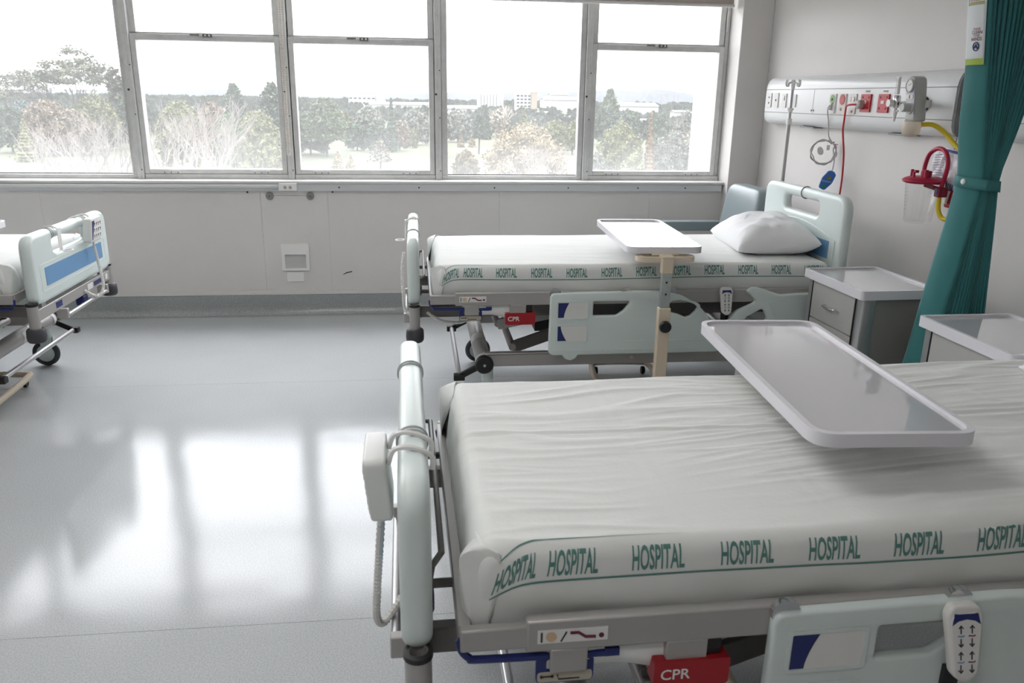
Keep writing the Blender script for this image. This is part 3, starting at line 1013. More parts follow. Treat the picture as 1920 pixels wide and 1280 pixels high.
    for x, d in ((.34, -1), (1.86, 1)):
        ct = MB().cyl((x, -.462, .272), (x, .462, .272), .040, n=24).build('cross_tube', FRAME, b)
        for s in (-1, 1):
            MB().lathe([(.046, 0), (.046, s * .022), (.040, s * .030), (.001, s * .030)], (x, s * .448, .272), 'y', 24).build('tube_cap', BLACK, ct)
            MB().lathe([(.0425, 0), (.0425, s * .03)], (x, s * .40, .272), 'y', 24, cap=False).build('label_ring', LABELW, ct)
            MB().cyl((x, s * .478, .272), (x, s * .4795, .272), .007, n=10).build('cap_screw', SILVER, ct)
            k = MB(); k.obox((x, s * .438, .270), (x + d * .125, s * .438, .205), .024, .030)
            k.box(x + d * .125 - .028, x + d * .125 + .028, s * .44 - .020, s * .44 + .020, .188, .220)
            k.build('pedal_arm', BLACK, ct, bevel=.004)
        MB().cyl((x + d * .125, -.42, .205), (x + d * .125, .42, .205), .013, n=14).build('pedal_bar', SILVER, ct)
        MB().lathe([(.0408, 0), (.0408, .10)], (x, -.13, .272), 'y', 24, cap=False).build('warning_label', LABELW, ct)
    for xa in (.50, 1.75):
        MB().cyl((xa, -.29, .305), (xa, .29, .305), .019, n=16).build('pivot_tube', FRAME, b)
    MB().cyl((.42, -.30, .435), (.42, .30, .435), .016, n=14).build('link_tube', FRAME, b)
    k = MB(); k.tube([(.75, 0, .36), (1.15, 0, .46)], .032, 16); k.box(.65, .80, -.05, .05, .32, .40)
    k.build('actuator', BLACK, b, bevel=.004)
    return b

bed_far = make_bed()
bed_near = copy_tree(bed_far)
bed_left = copy_tree(bed_far)
bed_far.location = (-.02, 4.23, 0)
bed_far['label'] = 'pale mint hospital bed with a pillow, standing parallel to the windows'
bed_near.location = (-.02, 1.705, 0)
bed_near.rotation_euler.z = math.radians(.8)
bed_near['label'] = 'nearest hospital bed in the foreground, cut off by the right picture edge'
for o in [x for x in bpy.data.objects if x.parent and x.parent.parent == bed_near and x.name.startswith('hook_bracket')]:
    bpy.data.objects.remove(o, do_unlink=True)
bed_left.location = (-1.80, 4.345, 0)
bed_left.rotation_euler.z = PI
bed_left['label'] = 'hospital bed at the left edge showing its foot board with a blue panel'

# spiral hand-control leads
k = MB(); coil(k, [(-.045, -.40, .83), (-.055, -.41, .74), (-.052, -.42, .63), (-.045, -.42, .55), (-.01, -.43, .52)], .009)
k.build('spiral_lead', CABLE, bed_far)
k = MB(); coil(k, [(.06, -.40, .53), (.12, -.40, .49), (.19, -.40, .475), (.25, -.40, .485), (.30, -.40, .53)], .009)
k.build('spiral_lead', CABLE, bed_far)

def foot_control(bed, y, label):
    """Nurse's control box hooked over the grip bar, with its spiral lead."""
    t = thing('bed_control_panel', label, 'control panel', group='bed control panels hung on the foot boards')
    t.matrix_world = Matrix.Translation(bed.location) @ Matrix.Rotation(bed.rotation_euler.z, 4, 'Z') @ Matrix.Translation((-.036, y, .775))
    t.location = t.matrix_world.translation; t.rotation_euler = (0, 0, bed.rotation_euler.z)
    k = MB(); k.rextrude(rrect(-.075, .075, 0, .128, .016), lambda u, v, w: (w - .10 * v, u, v), -.046, -.004, r=.007)
    body = k.build('body', mat('control_plastic', lin('#dfe0dd'), .35), t, angle=50)
    k = MB(); k.extrude(rrect(-.062, .062, .012, .116, .008), lambda u, v, w: (w - .10 * v, u, v), -.0478, -.045)
    kp = k.build('keypad', LABELW, t)
    k = MB(); k.extrude([(.060, .014), (.052, .014), (.030, .114), (.060, .114)], lambda u, v, w: (w - .10 * v, u, v), -.0486, -.047)
    k.build('navy_strip', NAVY, t, smooth=False)
    for i in range(4):
        for j in range(3):
            u, v = .028 - .026 * i, .028 + .032 * j
            k = MB()
            for a, b_ in (((u - .005, v - .008), (u + .005, v)), ((u, v), (u, v + .010)), ((u - .005, v + .004), (u, v + .010)), ((u + .005, v + .004), (u, v + .010))):
                k.tube([(-.0484 - .10 * a[1], a[0], a[1]), (-.0484 - .10 * b_[1], b_[0], b_[1])], .0012, 4)
            k.build('key_symbol', INK if (i + j) % 3 else MAROON, kp)
    for dy in (-.035, .035):
        k = MB(); k.tube([(-.012, dy, .105), (.0, dy, .133), (.032, dy, .136), (.070, dy, .118), (.072, dy, .09)], .0055, 6, smooth=5)
        k.build('hook', WHITE_PL, t)
    k = MB(); k.tube([(-.028, 0, .002), (-.030, 0, -.03)], .006, 8); coil(k, [(-.030, 0, -.03), (-.036, -.004, -.10), (-.044, -.012, -.20), (-.046, -.005, -.255), (-.035, .03, -.295), (-.012, .06, -.285), (.02, .09, -.25)], .009)
    k.build('spiral_lead', CABLE, t)
    return t
foot_control(bed_left, -.17, 'white bed control panel hung on the left bed foot board')
foot_control(bed_near, -.265, 'white bed control panel hooked on the nearest bed foot board, seen edge on')

def hand_control(loc, tilt, label, s=1.0):
    """Slim patient handset clipped on a side rail."""
    t = thing('bed_handset', label, 'handset', loc, group='patient handsets on the side rails')
    out = rpoly([(-.024, -.055), (.0, -.072), (.024, -.055), (.033, .05), (.024, .068), (-.024, .068), (-.033, .05)], [.02, .02, .02, .02, .02, .02, .02])
    fn = lambda u, v, w: (u + tilt * v, w + .18 * v, v)
    k = MB(); k.rextrude(out, fn, -.020, .0, r=.006)
    k.build('body', mat('handset_ivory', lin('#e2e0db'), .35), t, angle=50)
    k = MB(); k.extrude(rpoly([(u * .82, v * .88 - .001) for u, v in [(-.024, -.055), (.0, -.068), (.024, -.055), (.033, .05), (.024, .064), (-.024, .064), (-.033, .05)]], .012), fn, -.0212, -.019)
    k.build('keypad', LABELW, t)
    arc = [(-.0255, .036), (-.021, .055), (.021, .055), (.0255, .036), (.015, .043), (0, .046), (-.015, .043)]
    k = MB(); k.extrude(arc, fn, -.0220, -.020)
    k.build('navy_header', NAVY, t, smooth=False)
    for i in (-1, 1):
        for j in range(4):
            k = MB()
            u, v = i * .010, .028 - j * .023
            sg = 1 if j % 2 == 0 else -1
            P = lambda a, b_: fn(a, b_, -.0216)
            k.tube([P(u, v - .007), P(u, v + .007)], .0012, 4)
            k.tube([P(u - .004, v + sg * .002), P(u, v + sg * .007), P(u + .004, v + sg * .002)], .0012, 4)
            k.build('key_symbol', INK, t)
            if j % 2 == 0:
                k = MB(); k.tube([P(u - .006, v - .011), P(u + .003, v - .012), P(u + .006, v - .010)], .0012, 4)
                k.build('key_symbol', MAROON if i > 0 else BLUE_P, t)
    k = MB(); k.tube([(0, .0, -.055), (.004, .01, -.085), (.02, .016, -.10), (.03, .02, -.08)], .004, 6, smooth=5)
    k.box(-.012, .016, .0, .016, -.10, -.06)
    k.build('clip', BLACK, t)
    if s != 1.0: t.scale = (s, s, s)
    return t
hand_control((1.512, 3.705, .600), -.02, 'slim white handset clipped to the far bed beside the curved rail')
hand_control((1.012, 1.188, .575), -.06, 'slim white handset hanging on the nearest bed side rail', 1.12)
# ------------------------------------------------------------------ sheeted mattresses
SHEET = mat('white_cotton_sheet', lin('#e8e9e6'), .85, spec=.15, bump=.05, bscale=90, sheen=.1)
SHEET_T = mat('sheet_print_green', lin('#668f88'), .85, spec=.1)
PILLOWM = mat('white_pillow_cotton', lin('#f0f0f1'), .85, spec=.15, bump=.04, bscale=70)

def edge_samples(a, b, r, n):
    e = [0, .12, .25, .4, .55, .7, .85]
    return [a + r * t for t in e] + [a + r + (b - a - 2 * r) * i / n for i in range(n + 1)] + [b - r * t for t in e[::-1]]

def sstep(a, b, x):
    t = max(0, min(1, (x - a) / (b - a)))
    return t * t * (3 - 2 * t)

def sheeted_mattress(name, label, bed, side, nx, ny, wr, seed, lift=0.0):
    """Mattress in a printed sheet; side -1/+1 is the side with the lettering. Coordinates are the bed's own."""
    t = thing(name, label, 'mattress', bed.location, bed.rotation_euler.z, 'sheeted mattresses on the beds')
    X0, X1, W, Z0, Z1, r = .078, 2.095, .905, .602, .772, .032
    rng = random.Random(seed)
    offs = [rng.uniform(0, 50) for _ in range(6)]
    creases_x = [.16 + .34 * i + rng.uniform(-.02, .02) for i in range(6)]
    def wrinkle(x, y):
        z = 0
        warp = noise.noise((x * 1.3 + offs[0], y * 2.0, 3.1)) * .10
        for k, (fx, fy, am, th) in enumerate(((2.2, 15, .0055, .10), (3.5, 26, .0038, .08), (7, 40, .0016, .0))):
            n_ = noise.noise((x * fx + offs[1 + k], (y + warp + .06 * x * (k - 1)) * fy, offs[4]))
            rdg = max(0.0, 1 - abs(n_) * 4.2) if k < 2 else n_ * .5
            msk = max(0.0, noise.noise((x * 2.4 + offs[5], y * 3.3 + k * 7, 1.7)) + .22 + th)
            z += am * rdg * min(1, msk * 1.6)
        z += .0040 * math.exp(-((y - .055 - .010 * math.sin(x * 3 + 1)) / .006) ** 2) - .003 * math.exp(-((y - .044 - .010 * math.sin(x * 3 + 1)) / .008) ** 2)
        for c in creases_x:
            z -= .0012 * math.exp(-((x - c) / .012) ** 2)
        return z * wr
    def disp(p):
        x, y, z = p
        top = sstep(Z1 - .05, Z1, z)
        ex = sstep(X0, X0 + .05, x) * sstep(X1, X1 - .05, x)
        ey = sstep(W / 2, W / 2 - .04, abs(y))
        z2 = z + top * (wrinkle(x, y) * (.25 + .75 * ex * ey) + .004 * noise.noise((x * 3, y * 4, seed)))
        z2 += top * lift * sstep(.95, 1.5, x)
        sd = sstep(W / 2 - .03, W / 2, abs(y)) * (1 - top)
        low = sstep(Z1 - .03, Z0, z)
        y2 = y + math.copysign(1, y) * sd * (.006 * math.sin(PI * min(1, max(0, (Z1 - z) / (Z1 - Z0)))) + low * (.010 * noise.noise((x * 6 + seed, z * 14 + x * 3, 2.2)) - .006 - .010 * max(0, noise.noise((x * 2.3, z * 9 - x * 4, seed + 4.0)))))
        if z < Z1 - .02:
            z2 += lift * sstep(.95, 1.5, x) * sstep(Z0, Z1, z)
        fx = sstep(X0 + .03, X0, x) * (1 - top)
        zf = sstep(Z0, Z1, z)
        x2 = x + .034 * zf * sstep(X0 + .40, X0, x) + fx * (.010 * noise.noise((y * 9, z * 6, seed)) - .004 + .020 * low)
        return (x2, y2, z2)
    def rnd(p):
        x, y, z = p
        q = Vector((min(max(x, X0 + r), X1 - r), min(max(y, -W / 2 + r), W / 2 - r), min(z, Z1 - r)))
        d = Vector(p) - q
        if d.length < 1e-9:
            return p
        m = max(abs(d.x), abs(d.y), abs(d.z))
        return tuple(q + d.normalized() * min(r, r * m / r))
    xs, ys = edge_samples(X0, X1, r, nx), edge_samples(-W / 2, W / 2, r, ny)
    zs = [Z0 + (Z1 - r - Z0) * i / 14 for i in range(15)] + [Z1 - r + r * f for f in (.15, .3, .45, .6, .75, .88, 1)]
    mb = MB()
    F = lambda p: disp(rnd(p))
    mb.grid(lambda u, v: F((xs[round(u * (len(xs) - 1))], ys[round(v * (len(ys) - 1))], Z1)), len(xs) - 1, len(ys) - 1)
    for y in (-W / 2, W / 2):
        mb.grid(lambda u, v: F((xs[round(u * (len(xs) - 1))], y, zs[round(v * (len(zs) - 1))])), len(xs) - 1, len(zs) - 1)
    for x in (X0, X1):
        mb.grid(lambda u, v: F((x, ys[round(u * (len(ys) - 1))], zs[round(v * (len(zs) - 1))])), len(ys) - 1, len(zs) - 1)
    mb.add([(X0 + .02, -W / 2 + .02, Z0), (X1 - .02, -W / 2 + .02, Z0), (X1 - .02, W / 2 - .02, Z0), (X0 + .02, W / 2 - .02, Z0)], [(0, 1, 2, 3)])
    mb.build('sheet', SHEET, t, merge=.0002, angle=75)
    # gathered corner fold at the foot, on the lettered side, and the tucked hem showing below the deck rail
    A = [(.115, .4535, .768), (.125, .456, .72), (.13, .456, .66), (.13, .452, .604)]
    Cc = [(.092, .440, .774), (.046, .436, .752), (.068, .450, .69), (.106, .455, .608)]
    Bq = [(.080, .36, .760), (.074, .35, .72), (.074, .37, .66), (.086, .42, .604)]
    A, Cc, Bq = [catmull([Vector(q) for q in l], 5) for l in (A, Cc, Bq)]
    def fold(u, v):
        i = round(u * (len(A) - 1))
        p = A[i].lerp(Cc[i], v * 2) if v <= .5 else Cc[i].lerp(Bq[i], v * 2 - 1)
        b = .006 * math.sin(2 * PI * v) * math.sin(PI * u)
        return (p.x + b + .034 * sstep(Z0, Z1, p.z), side * p.y, p.z)
    for sd_ in (side, -side):
        k = MB(); k.grid(lambda u, v: (lambda p: (p[0], p[1] * side * sd_, p[2]))(fold(u, v)), len(A) - 1, 10)
        k.build('corner_fold', SHEET, t, solid=.0015, angle=80)
    def hem(u, v):
        x = .20 + .40 * u
        return (x, side * (.4575 + .003 * math.sin(9 * u) + .024 * math.sin(PI * v * .75)), .606 - .088 * v * (math.sin(PI * u) ** .8) * (1 + .15 * math.sin(11 * u)))
    k = MB(); k.grid(hem, 24, 4)
    k.build('tucked_hem', SHEET, t, solid=.0015, angle=80)
    # printed band of lettering
    q0 = r * PI / 2
    def surf(x, s, off=.0013):
        if s < q0:
            a = max(s, -.02) / r
            if s < 0:
                p = (x, side * (W / 2 - r + s), Z1); n_ = Vector((0, 0, 1))
            else:
                p = (x, side * (W / 2 - r + r * math.sin(a)), Z1 - r + r * math.cos(a)); n_ = Vector((0, side * math.sin(a), math.cos(a)))
        else:
            p = (x, side * W / 2, Z1 - r - (s - q0)); n_ = Vector((0, side, 0))
        return Vector(disp(p)) + n_ * off
    def drift(x):
        return .052 * math.exp(-((x - .08) / .055) ** 2) + .004 * math.sin(x * 4 + seed)
    def line(sc, w, x0, x1, tp=0):
        n_ = 110
        k = MB()
        k.grid(lambda u, v: surf(x0 + (x1 - x0) * u, sc + drift(x0 + (x1 - x0) * u) + w * (1 - tp * u) * (v - .5)), n_, 1)
        return k.build('printed_line', SHEET_T, t)
    line(.087, .0042, .118, 2.06)
    line(.012, .0030, .118, .52, 1)
    vs_, fs_, asp = text_shape('HOSPITAL', .022, 8)
    for i in range(12):
        x0 = .118 if i == 0 else .217 + .1745 * (i - 1)
        w = .075 if i == 0 else .104
        k = MB()
        # lettering reads from outside: mirrored direction on the other side
        k.add([surf(x0 + (x if side < 0 else 1 - x) * w, .077 - .046 * y + drift(x0 + x * w)) for x, y in vs_], fs_)
        k.build('printed_word', SHEET_T, t, smooth=False)
    return t

sheeted_mattress('sheeted_mattress', 'nearest mattress in a creased white sheet with green HOSPITAL lettering along its side', bed_near, -1, 190, 150, .8, 3, lift=.022)
sheeted_mattress('sheeted_mattress', 'mattress in a smooth white HOSPITAL sheet on the bed by the windows, under a pillow', bed_far, -1, 110, 70, .25, 11)
sheeted_mattress('sheeted_mattress', 'white sheeted mattress behind the left foot board, mostly cut off by the picture edge', bed_left, 1, 90, 60, .35, 23)

def pillow(label, loc, rz, a, b, h, seed, tilt=(0, 0)):
    t = thing('pillow', label, 'pillow', loc, rz, 'pillows on the beds')
    def f(sgn):
        def g(u, v):
            u, v = 2 * u - 1, 2 * v - 1
            x = a * u * (1 - .07 * (1 - v * v)) ; y = b * v * (1 - .06 * (1 - u * u))
            th = h * (max(0, (1 - abs(u) ** 2.6)) * max(0, (1 - abs(v) ** 3.2))) ** .48
            wr = .010 * noise.noise((x * 9 + seed, y * 7, 1.3)) + .006 * noise.noise((x * 22, y * 12 + seed, 4)) + .008 * max(0, 1 - abs(noise.noise((x * 5 + y * 6, y * 3 - x * 4, seed))) * 5)
            e = min(1, (1 - abs(u)) * 5, (1 - abs(v)) * 5)
            z = sgn * (th * (1.0 if sgn > 0 else .55) + wr * e * (1 if sgn > 0 else .1))
            return (x, y, z + tilt[0] * x + tilt[1] * y + .02 * (u * v) * e)
        return g
    k = MB(); k.grid(f(1), 48, 48); k.grid(f(-1), 48, 48)
    k.build('pillowcase', PILLOWM, t, merge=.0004, angle=80)
    vs_, fs_, asp = text_shape('HOSPITAL', .01, 6)
    g = f(1)
    PR = mat('pillow_print', lin('#a9b8cc'), .85)
    for cx, cy, sc, rot in ((.34, .80, .20, .9), (.28, .52, .20, 1.1)):
        k = MB()
        pts = []
        for x, y in vs_:
            du, dv = (x - .5) * sc * 1.5, (y - .5) * sc * .26
            u_ = cx + (du * math.cos(rot) - dv * math.sin(rot)) ; v_ = cy + (du * math.sin(rot) + dv * math.cos(rot)) * (a / b)
            p = g(min(max(u_, .02), .98), min(max(v_, .02), .98))
            pts.append((p[0], p[1], p[2] + .002))
        k.add(pts, fs_)
        k.build('printed_word', PR, t, smooth=False)
    return t
pillow('plump white pillow lying against the head board of the bed by the windows', (1.905, 4.235, .826), math.radians(-8), .215, .345, .122, 5, tilt=(.10, 0))
pillow('white pillow on the nearest bed, only its corner in view at the right edge', (1.945, 1.675, .845), math.radians(4), .215, .345, .09, 9, tilt=(.08, 0))

# ------------------------------------------------------------------ overbed tables
TRAY = mat('lilac_white_laminate', lin('#d2d0d4'), .05, ior=1.75, coat=1.0)
TRAY_R = mat('tray_rim_plastic', lin('#e6e4e9'), .22)
BEIGE = mat('beige_powder_coat', lin('#ddcdb6'), .4)
ZINC = mat('zinc_plated_steel', lin('#b9bdba'), .3, metal=.8, var=.12, vscale=30)
def overbed_table(label, loc, rz, ztop=.905, xo=0.0):
    t = thing('overbed_table', label, 'overbed table', loc, rz, 'overbed tables')
    y0, y1, hw = .055, .925, .178
    rimo, rimi = rrect(-hw + xo, hw + xo, y0, y1, .055, 8), rrect(-hw + .014 + xo, hw - .014 + xo, y0 + .014, y1 - .014, .045, 8)
    fz = lambda u, v, w: (u, v, w)
    k = MB(); k.extrude(rimo, fz, ztop - .030, ztop, [rimi])
    k.build('tray_rim', TRAY_R, t, bevel=.005, seg=3)
    k = MB(); k.extrude(rrect(-hw + .012 + xo, hw - .012 + xo, y0 + .012, y1 - .012, .046, 8), fz, ztop - .026, ztop - .008)
    k.build('tray_top', TRAY, t, smooth=False)
    k = MB(); k.extrude(rrect(-.135, .135, .005, .095, .045, 8), fz, ztop - .060, ztop - .038, [rrect(-.105, .105, .030, .075, .022, 8)])
    k.build('grip_loop', BEIGE, t, bevel=.008, seg=3)
    k = MB().box(-.06, .06, .04, .5, ztop - .038, ztop - .030).box(-.028, .028, -.018, .06, ztop - .042, ztop - .031)
    k.build('support_plate', BEIGE, t, bevel=.002)
    MB().box(-.027, .027, -.018, .020, ztop - .110, ztop - .040).build('upper_sleeve', BEIGE, t, bevel=.004)
    zi = MB().box(-.022, .022, -.013, .015, .40, ztop - .10).build('inner_column', ZINC, t, bevel=.002)
    for z in (.70, .755):
        MB().cyl((0, -.0145, z), (0, -.0125, z), .005, n=10).build('adjustment_hole', BLACK, zi)
    MB().box(-.028, .028, -.020, .022, .075, .635).build('column', BEIGE, t, bevel=.004)
    kn = MB().lathe([(.010, 0), (.010, -.012), (.026, -.014), (.028, -.020), (.028, -.034), (.024, -.040), (.001, -.040)], (0, -.018, .555), 'y', 14)
    kn.build('clamp_knob', BLACK, t)
    k = MB(); k.tube([(-.19, .02, .062), (-.19, .50, .062), (-.17, .86, .062), (-.12, .92, .062), (.12, .92, .062), (.17, .86, .062), (.19, .40, .062), (.19, .02, .062)], .017, 10, smooth=6)
    k.tube([(-.19, .02, .062), (.19, .02, .062)], .019, 10)
    k.obox((0, .0, .10), (.12, .30, .062), .02, .02)
    k.build('base_frame', BEIGE, t)
    for x, y in ((-.19, .03), (.19, .03), (-.14, .89), (.14, .89)):
        c = MB().lathe([(.001, -.011), (.020, -.011), (.0235, -.006), (.0235, .006), (.020, .011), (.001, .011)], (x, y, .0235), 'x', 16)
        c.build('caster', BLACK, t)
    return t
overbed_table('white overbed table with beige column standing beside the bed by the windows', (1.120, 3.455, 0), math.radians(-2.8), .905, .005)
overbed_table('large white overbed tray table reaching across the nearest bed', (1.03, 2.325, 0), math.radians(180 - 3.6), .905)
overbed_table('overbed table at the left edge, just its tray corner and beige base showing', (-2.275, 3.485, 0), 0, .905)

# ------------------------------------------------------------------ bedside cabinets
CABF = mat('grey_drawer_laminate', lin('#b3b1ae'), .45)
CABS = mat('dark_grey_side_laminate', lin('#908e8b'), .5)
def cabinet(label, loc, rz=0):
    t = thing('bedside_cabinet', label, 'cabinet', loc, rz, 'bedside cabinets')
    # local: front faces -x, depth .385, width .51 along y, top at .77
    D, Wd, H = .385, .505, .772
    fz = lambda u, v, w: (u, v, w)
    k = MB(); k.extrude(rrect(0, D, 0, Wd, .018, 6), fz, H - .040, H, [rrect(.014, D - .014, .014, Wd - .014, .012, 6)])
    k.build('top_rim', TRAY_R, t, bevel=.005, seg=3)
    k = MB(); k.extrude(rrect(.012, D - .012, .012, Wd - .012, .012, 6), fz, H - .030, H - .009)
    k.build('top', TRAY, t, smooth=False)
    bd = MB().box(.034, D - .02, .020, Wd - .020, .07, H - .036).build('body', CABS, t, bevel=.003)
    for y, s in ((.016, 1), (Wd - .016, -1)):
        prof = [(.022, y + s * .05), (.022, y + s * .012), (.026, y + s * .004), (.036, y), (.080, y), (.080, y + s * .006), (.036, y + s * .008), (.030, y + s * .05)]
        k = MB(); k.extrude(prof, fz, .07, H - .041)
        k.build('corner_post', SILVER, t)
    z = H - .046
    for i, h in enumerate((.180, .250, .215)):
        d = MB().box(.018, .036, .072, Wd - .072, z - h + .003, z).build('drawer' if i != 1 else 'door', CABF, t, bevel=.002)
        zc, yc = z - h * .5, Wd / 2
        k = MB(); k.tube([(.018, yc - .048, zc), (-.002, yc - .044, zc), (-.008, yc, zc - .004), (-.002, yc + .044, zc), (.018, yc + .048, zc)], .005, 8, smooth=6)
        k.build('handle', CHROME, d)
        z -= h
    for ya in (.066, Wd - .071):
        MB().box(.016, .034, ya, ya + .005, .07, H - .042).build('edge_strip', BLACK, t, smooth=False)
    for x, y in ((.06, .05), (D - .06, .05), (.06, Wd - .05), (D - .06, Wd - .05)):
        MB().lathe([(.001, -.012), (.028, -.012), (.032, -.006), (.032, .006), (.028, .012), (.001, .012)], (x, y, .0325), 'y', 18).build('caster', RUBBER, t)
        MB().box(x - .012, x + .012, y - .018, y + .018, .045, .075).build('caster_fork', BLACK, t, bevel=.002)
    return t
cabinet('grey bedside cabinet with a chrome drawer handle next to the far head board', (1.895, 3.150, 0), math.radians(2))
cabinet('grey bedside cabinet beyond the nearest bed, mostly hidden in front of the curtain', (1.912, 2.262, 0), math.radians(.5))

# ------------------------------------------------------------------ armchair behind the far bed
VIN = mat('grey_green_vinyl', lin('#848f92'), .35, spec=.5, bump=.04, bscale=160)
ch = thing('armchair', 'grey green vinyl armchair standing in the corner behind the far bed', 'armchair', (1.62, 5.22, 0))
def cushion(x0, x1, y0, y1, z0, z1, name, lean=0, par=None, r=.06, m=VIN):
    k = MB()
    def f(u, v):
        a, b_ = 2 * PI * u, PI * (v - .5)
        e = .30
        sp = lambda c, p: math.copysign(abs(c) ** p, c)
        x, y, z = sp(math.cos(b_), e) * sp(math.cos(a), e), sp(math.cos(b_), e) * sp(math.sin(a), e), sp(math.sin(b_), e)
        p = [(x0 + x1) / 2 + x * (x1 - x0) / 2, (y0 + y1) / 2 + y * (y1 - y0) / 2, (z0 + z1) / 2 + z * (z1 - z0) / 2]
        p[0] += lean * (p[2] - z0)
        return p
    k.grid(f, 40, 24)
    return k.build(name, m, par or ch, merge=.0003, angle=60)
cushion(.05, .55, -.27, .27, .36, .50, 'seat')
cushion(.46, .60, -.28, .28, .42, 1.00, 'backrest', .16)
for s in (-1, 1):
    a_ = cushion(.02, .56, s * .31 - .04, s * .31 + .04, .655, .725, 'armrest')
    k = MB(); k.tube([(.08, s * .31, .03), (.08, s * .31, .66)], .016, 10); k.tube([(.52, s * .31, .03), (.52, s * .31, .66)], .016, 10); k.tube([(.08, s * .31, .33), (.52, s * .31, .33)], .014, 10)
    k.build('leg_frame', SILVER, ch)
    for x in (.08, .52):
        MB().cyl((x, s * .31, 0), (x, s * .31, .035), .020, n=12).build('foot', BLACK, ch)
MB().box(.08, .52, -.31, .31, .32, .345).build('seat_frame', SILVER, ch, bevel=.004)
# ------------------------------------------------------------------ bed-head service panel on the right wall
PANEL = mat('white_service_panel', lin('#e9e9ea'), .28)
PANEL_E = mat('grey_panel_end', lin('#8d8d90'), .4)
GROOVE = mat('panel_groove', lin('#8e8b89'), .5)
RSOCK = mat('red_socket_plastic', lin('#c02a36'), .35)
PLATE = mat('switch_plate', lin('#dedcd9'), .35)
SLOT = MATS['dark_slot']

class WT:
    """A thing whose meshes are given in world coordinates."""
    def __init__(self, name, label, cat, loc, group=None):
        self.o = thing(name, label, cat, loc, group=group)
        self.n = tuple(-c for c in loc)
    def put(self, mb, name, m, parent=None, **k):
        if parent is not None:
            o = mb.build(name, m, parent, **k)
            return o
        return mb.build(name, m, self.o, loc=self.n, **k)

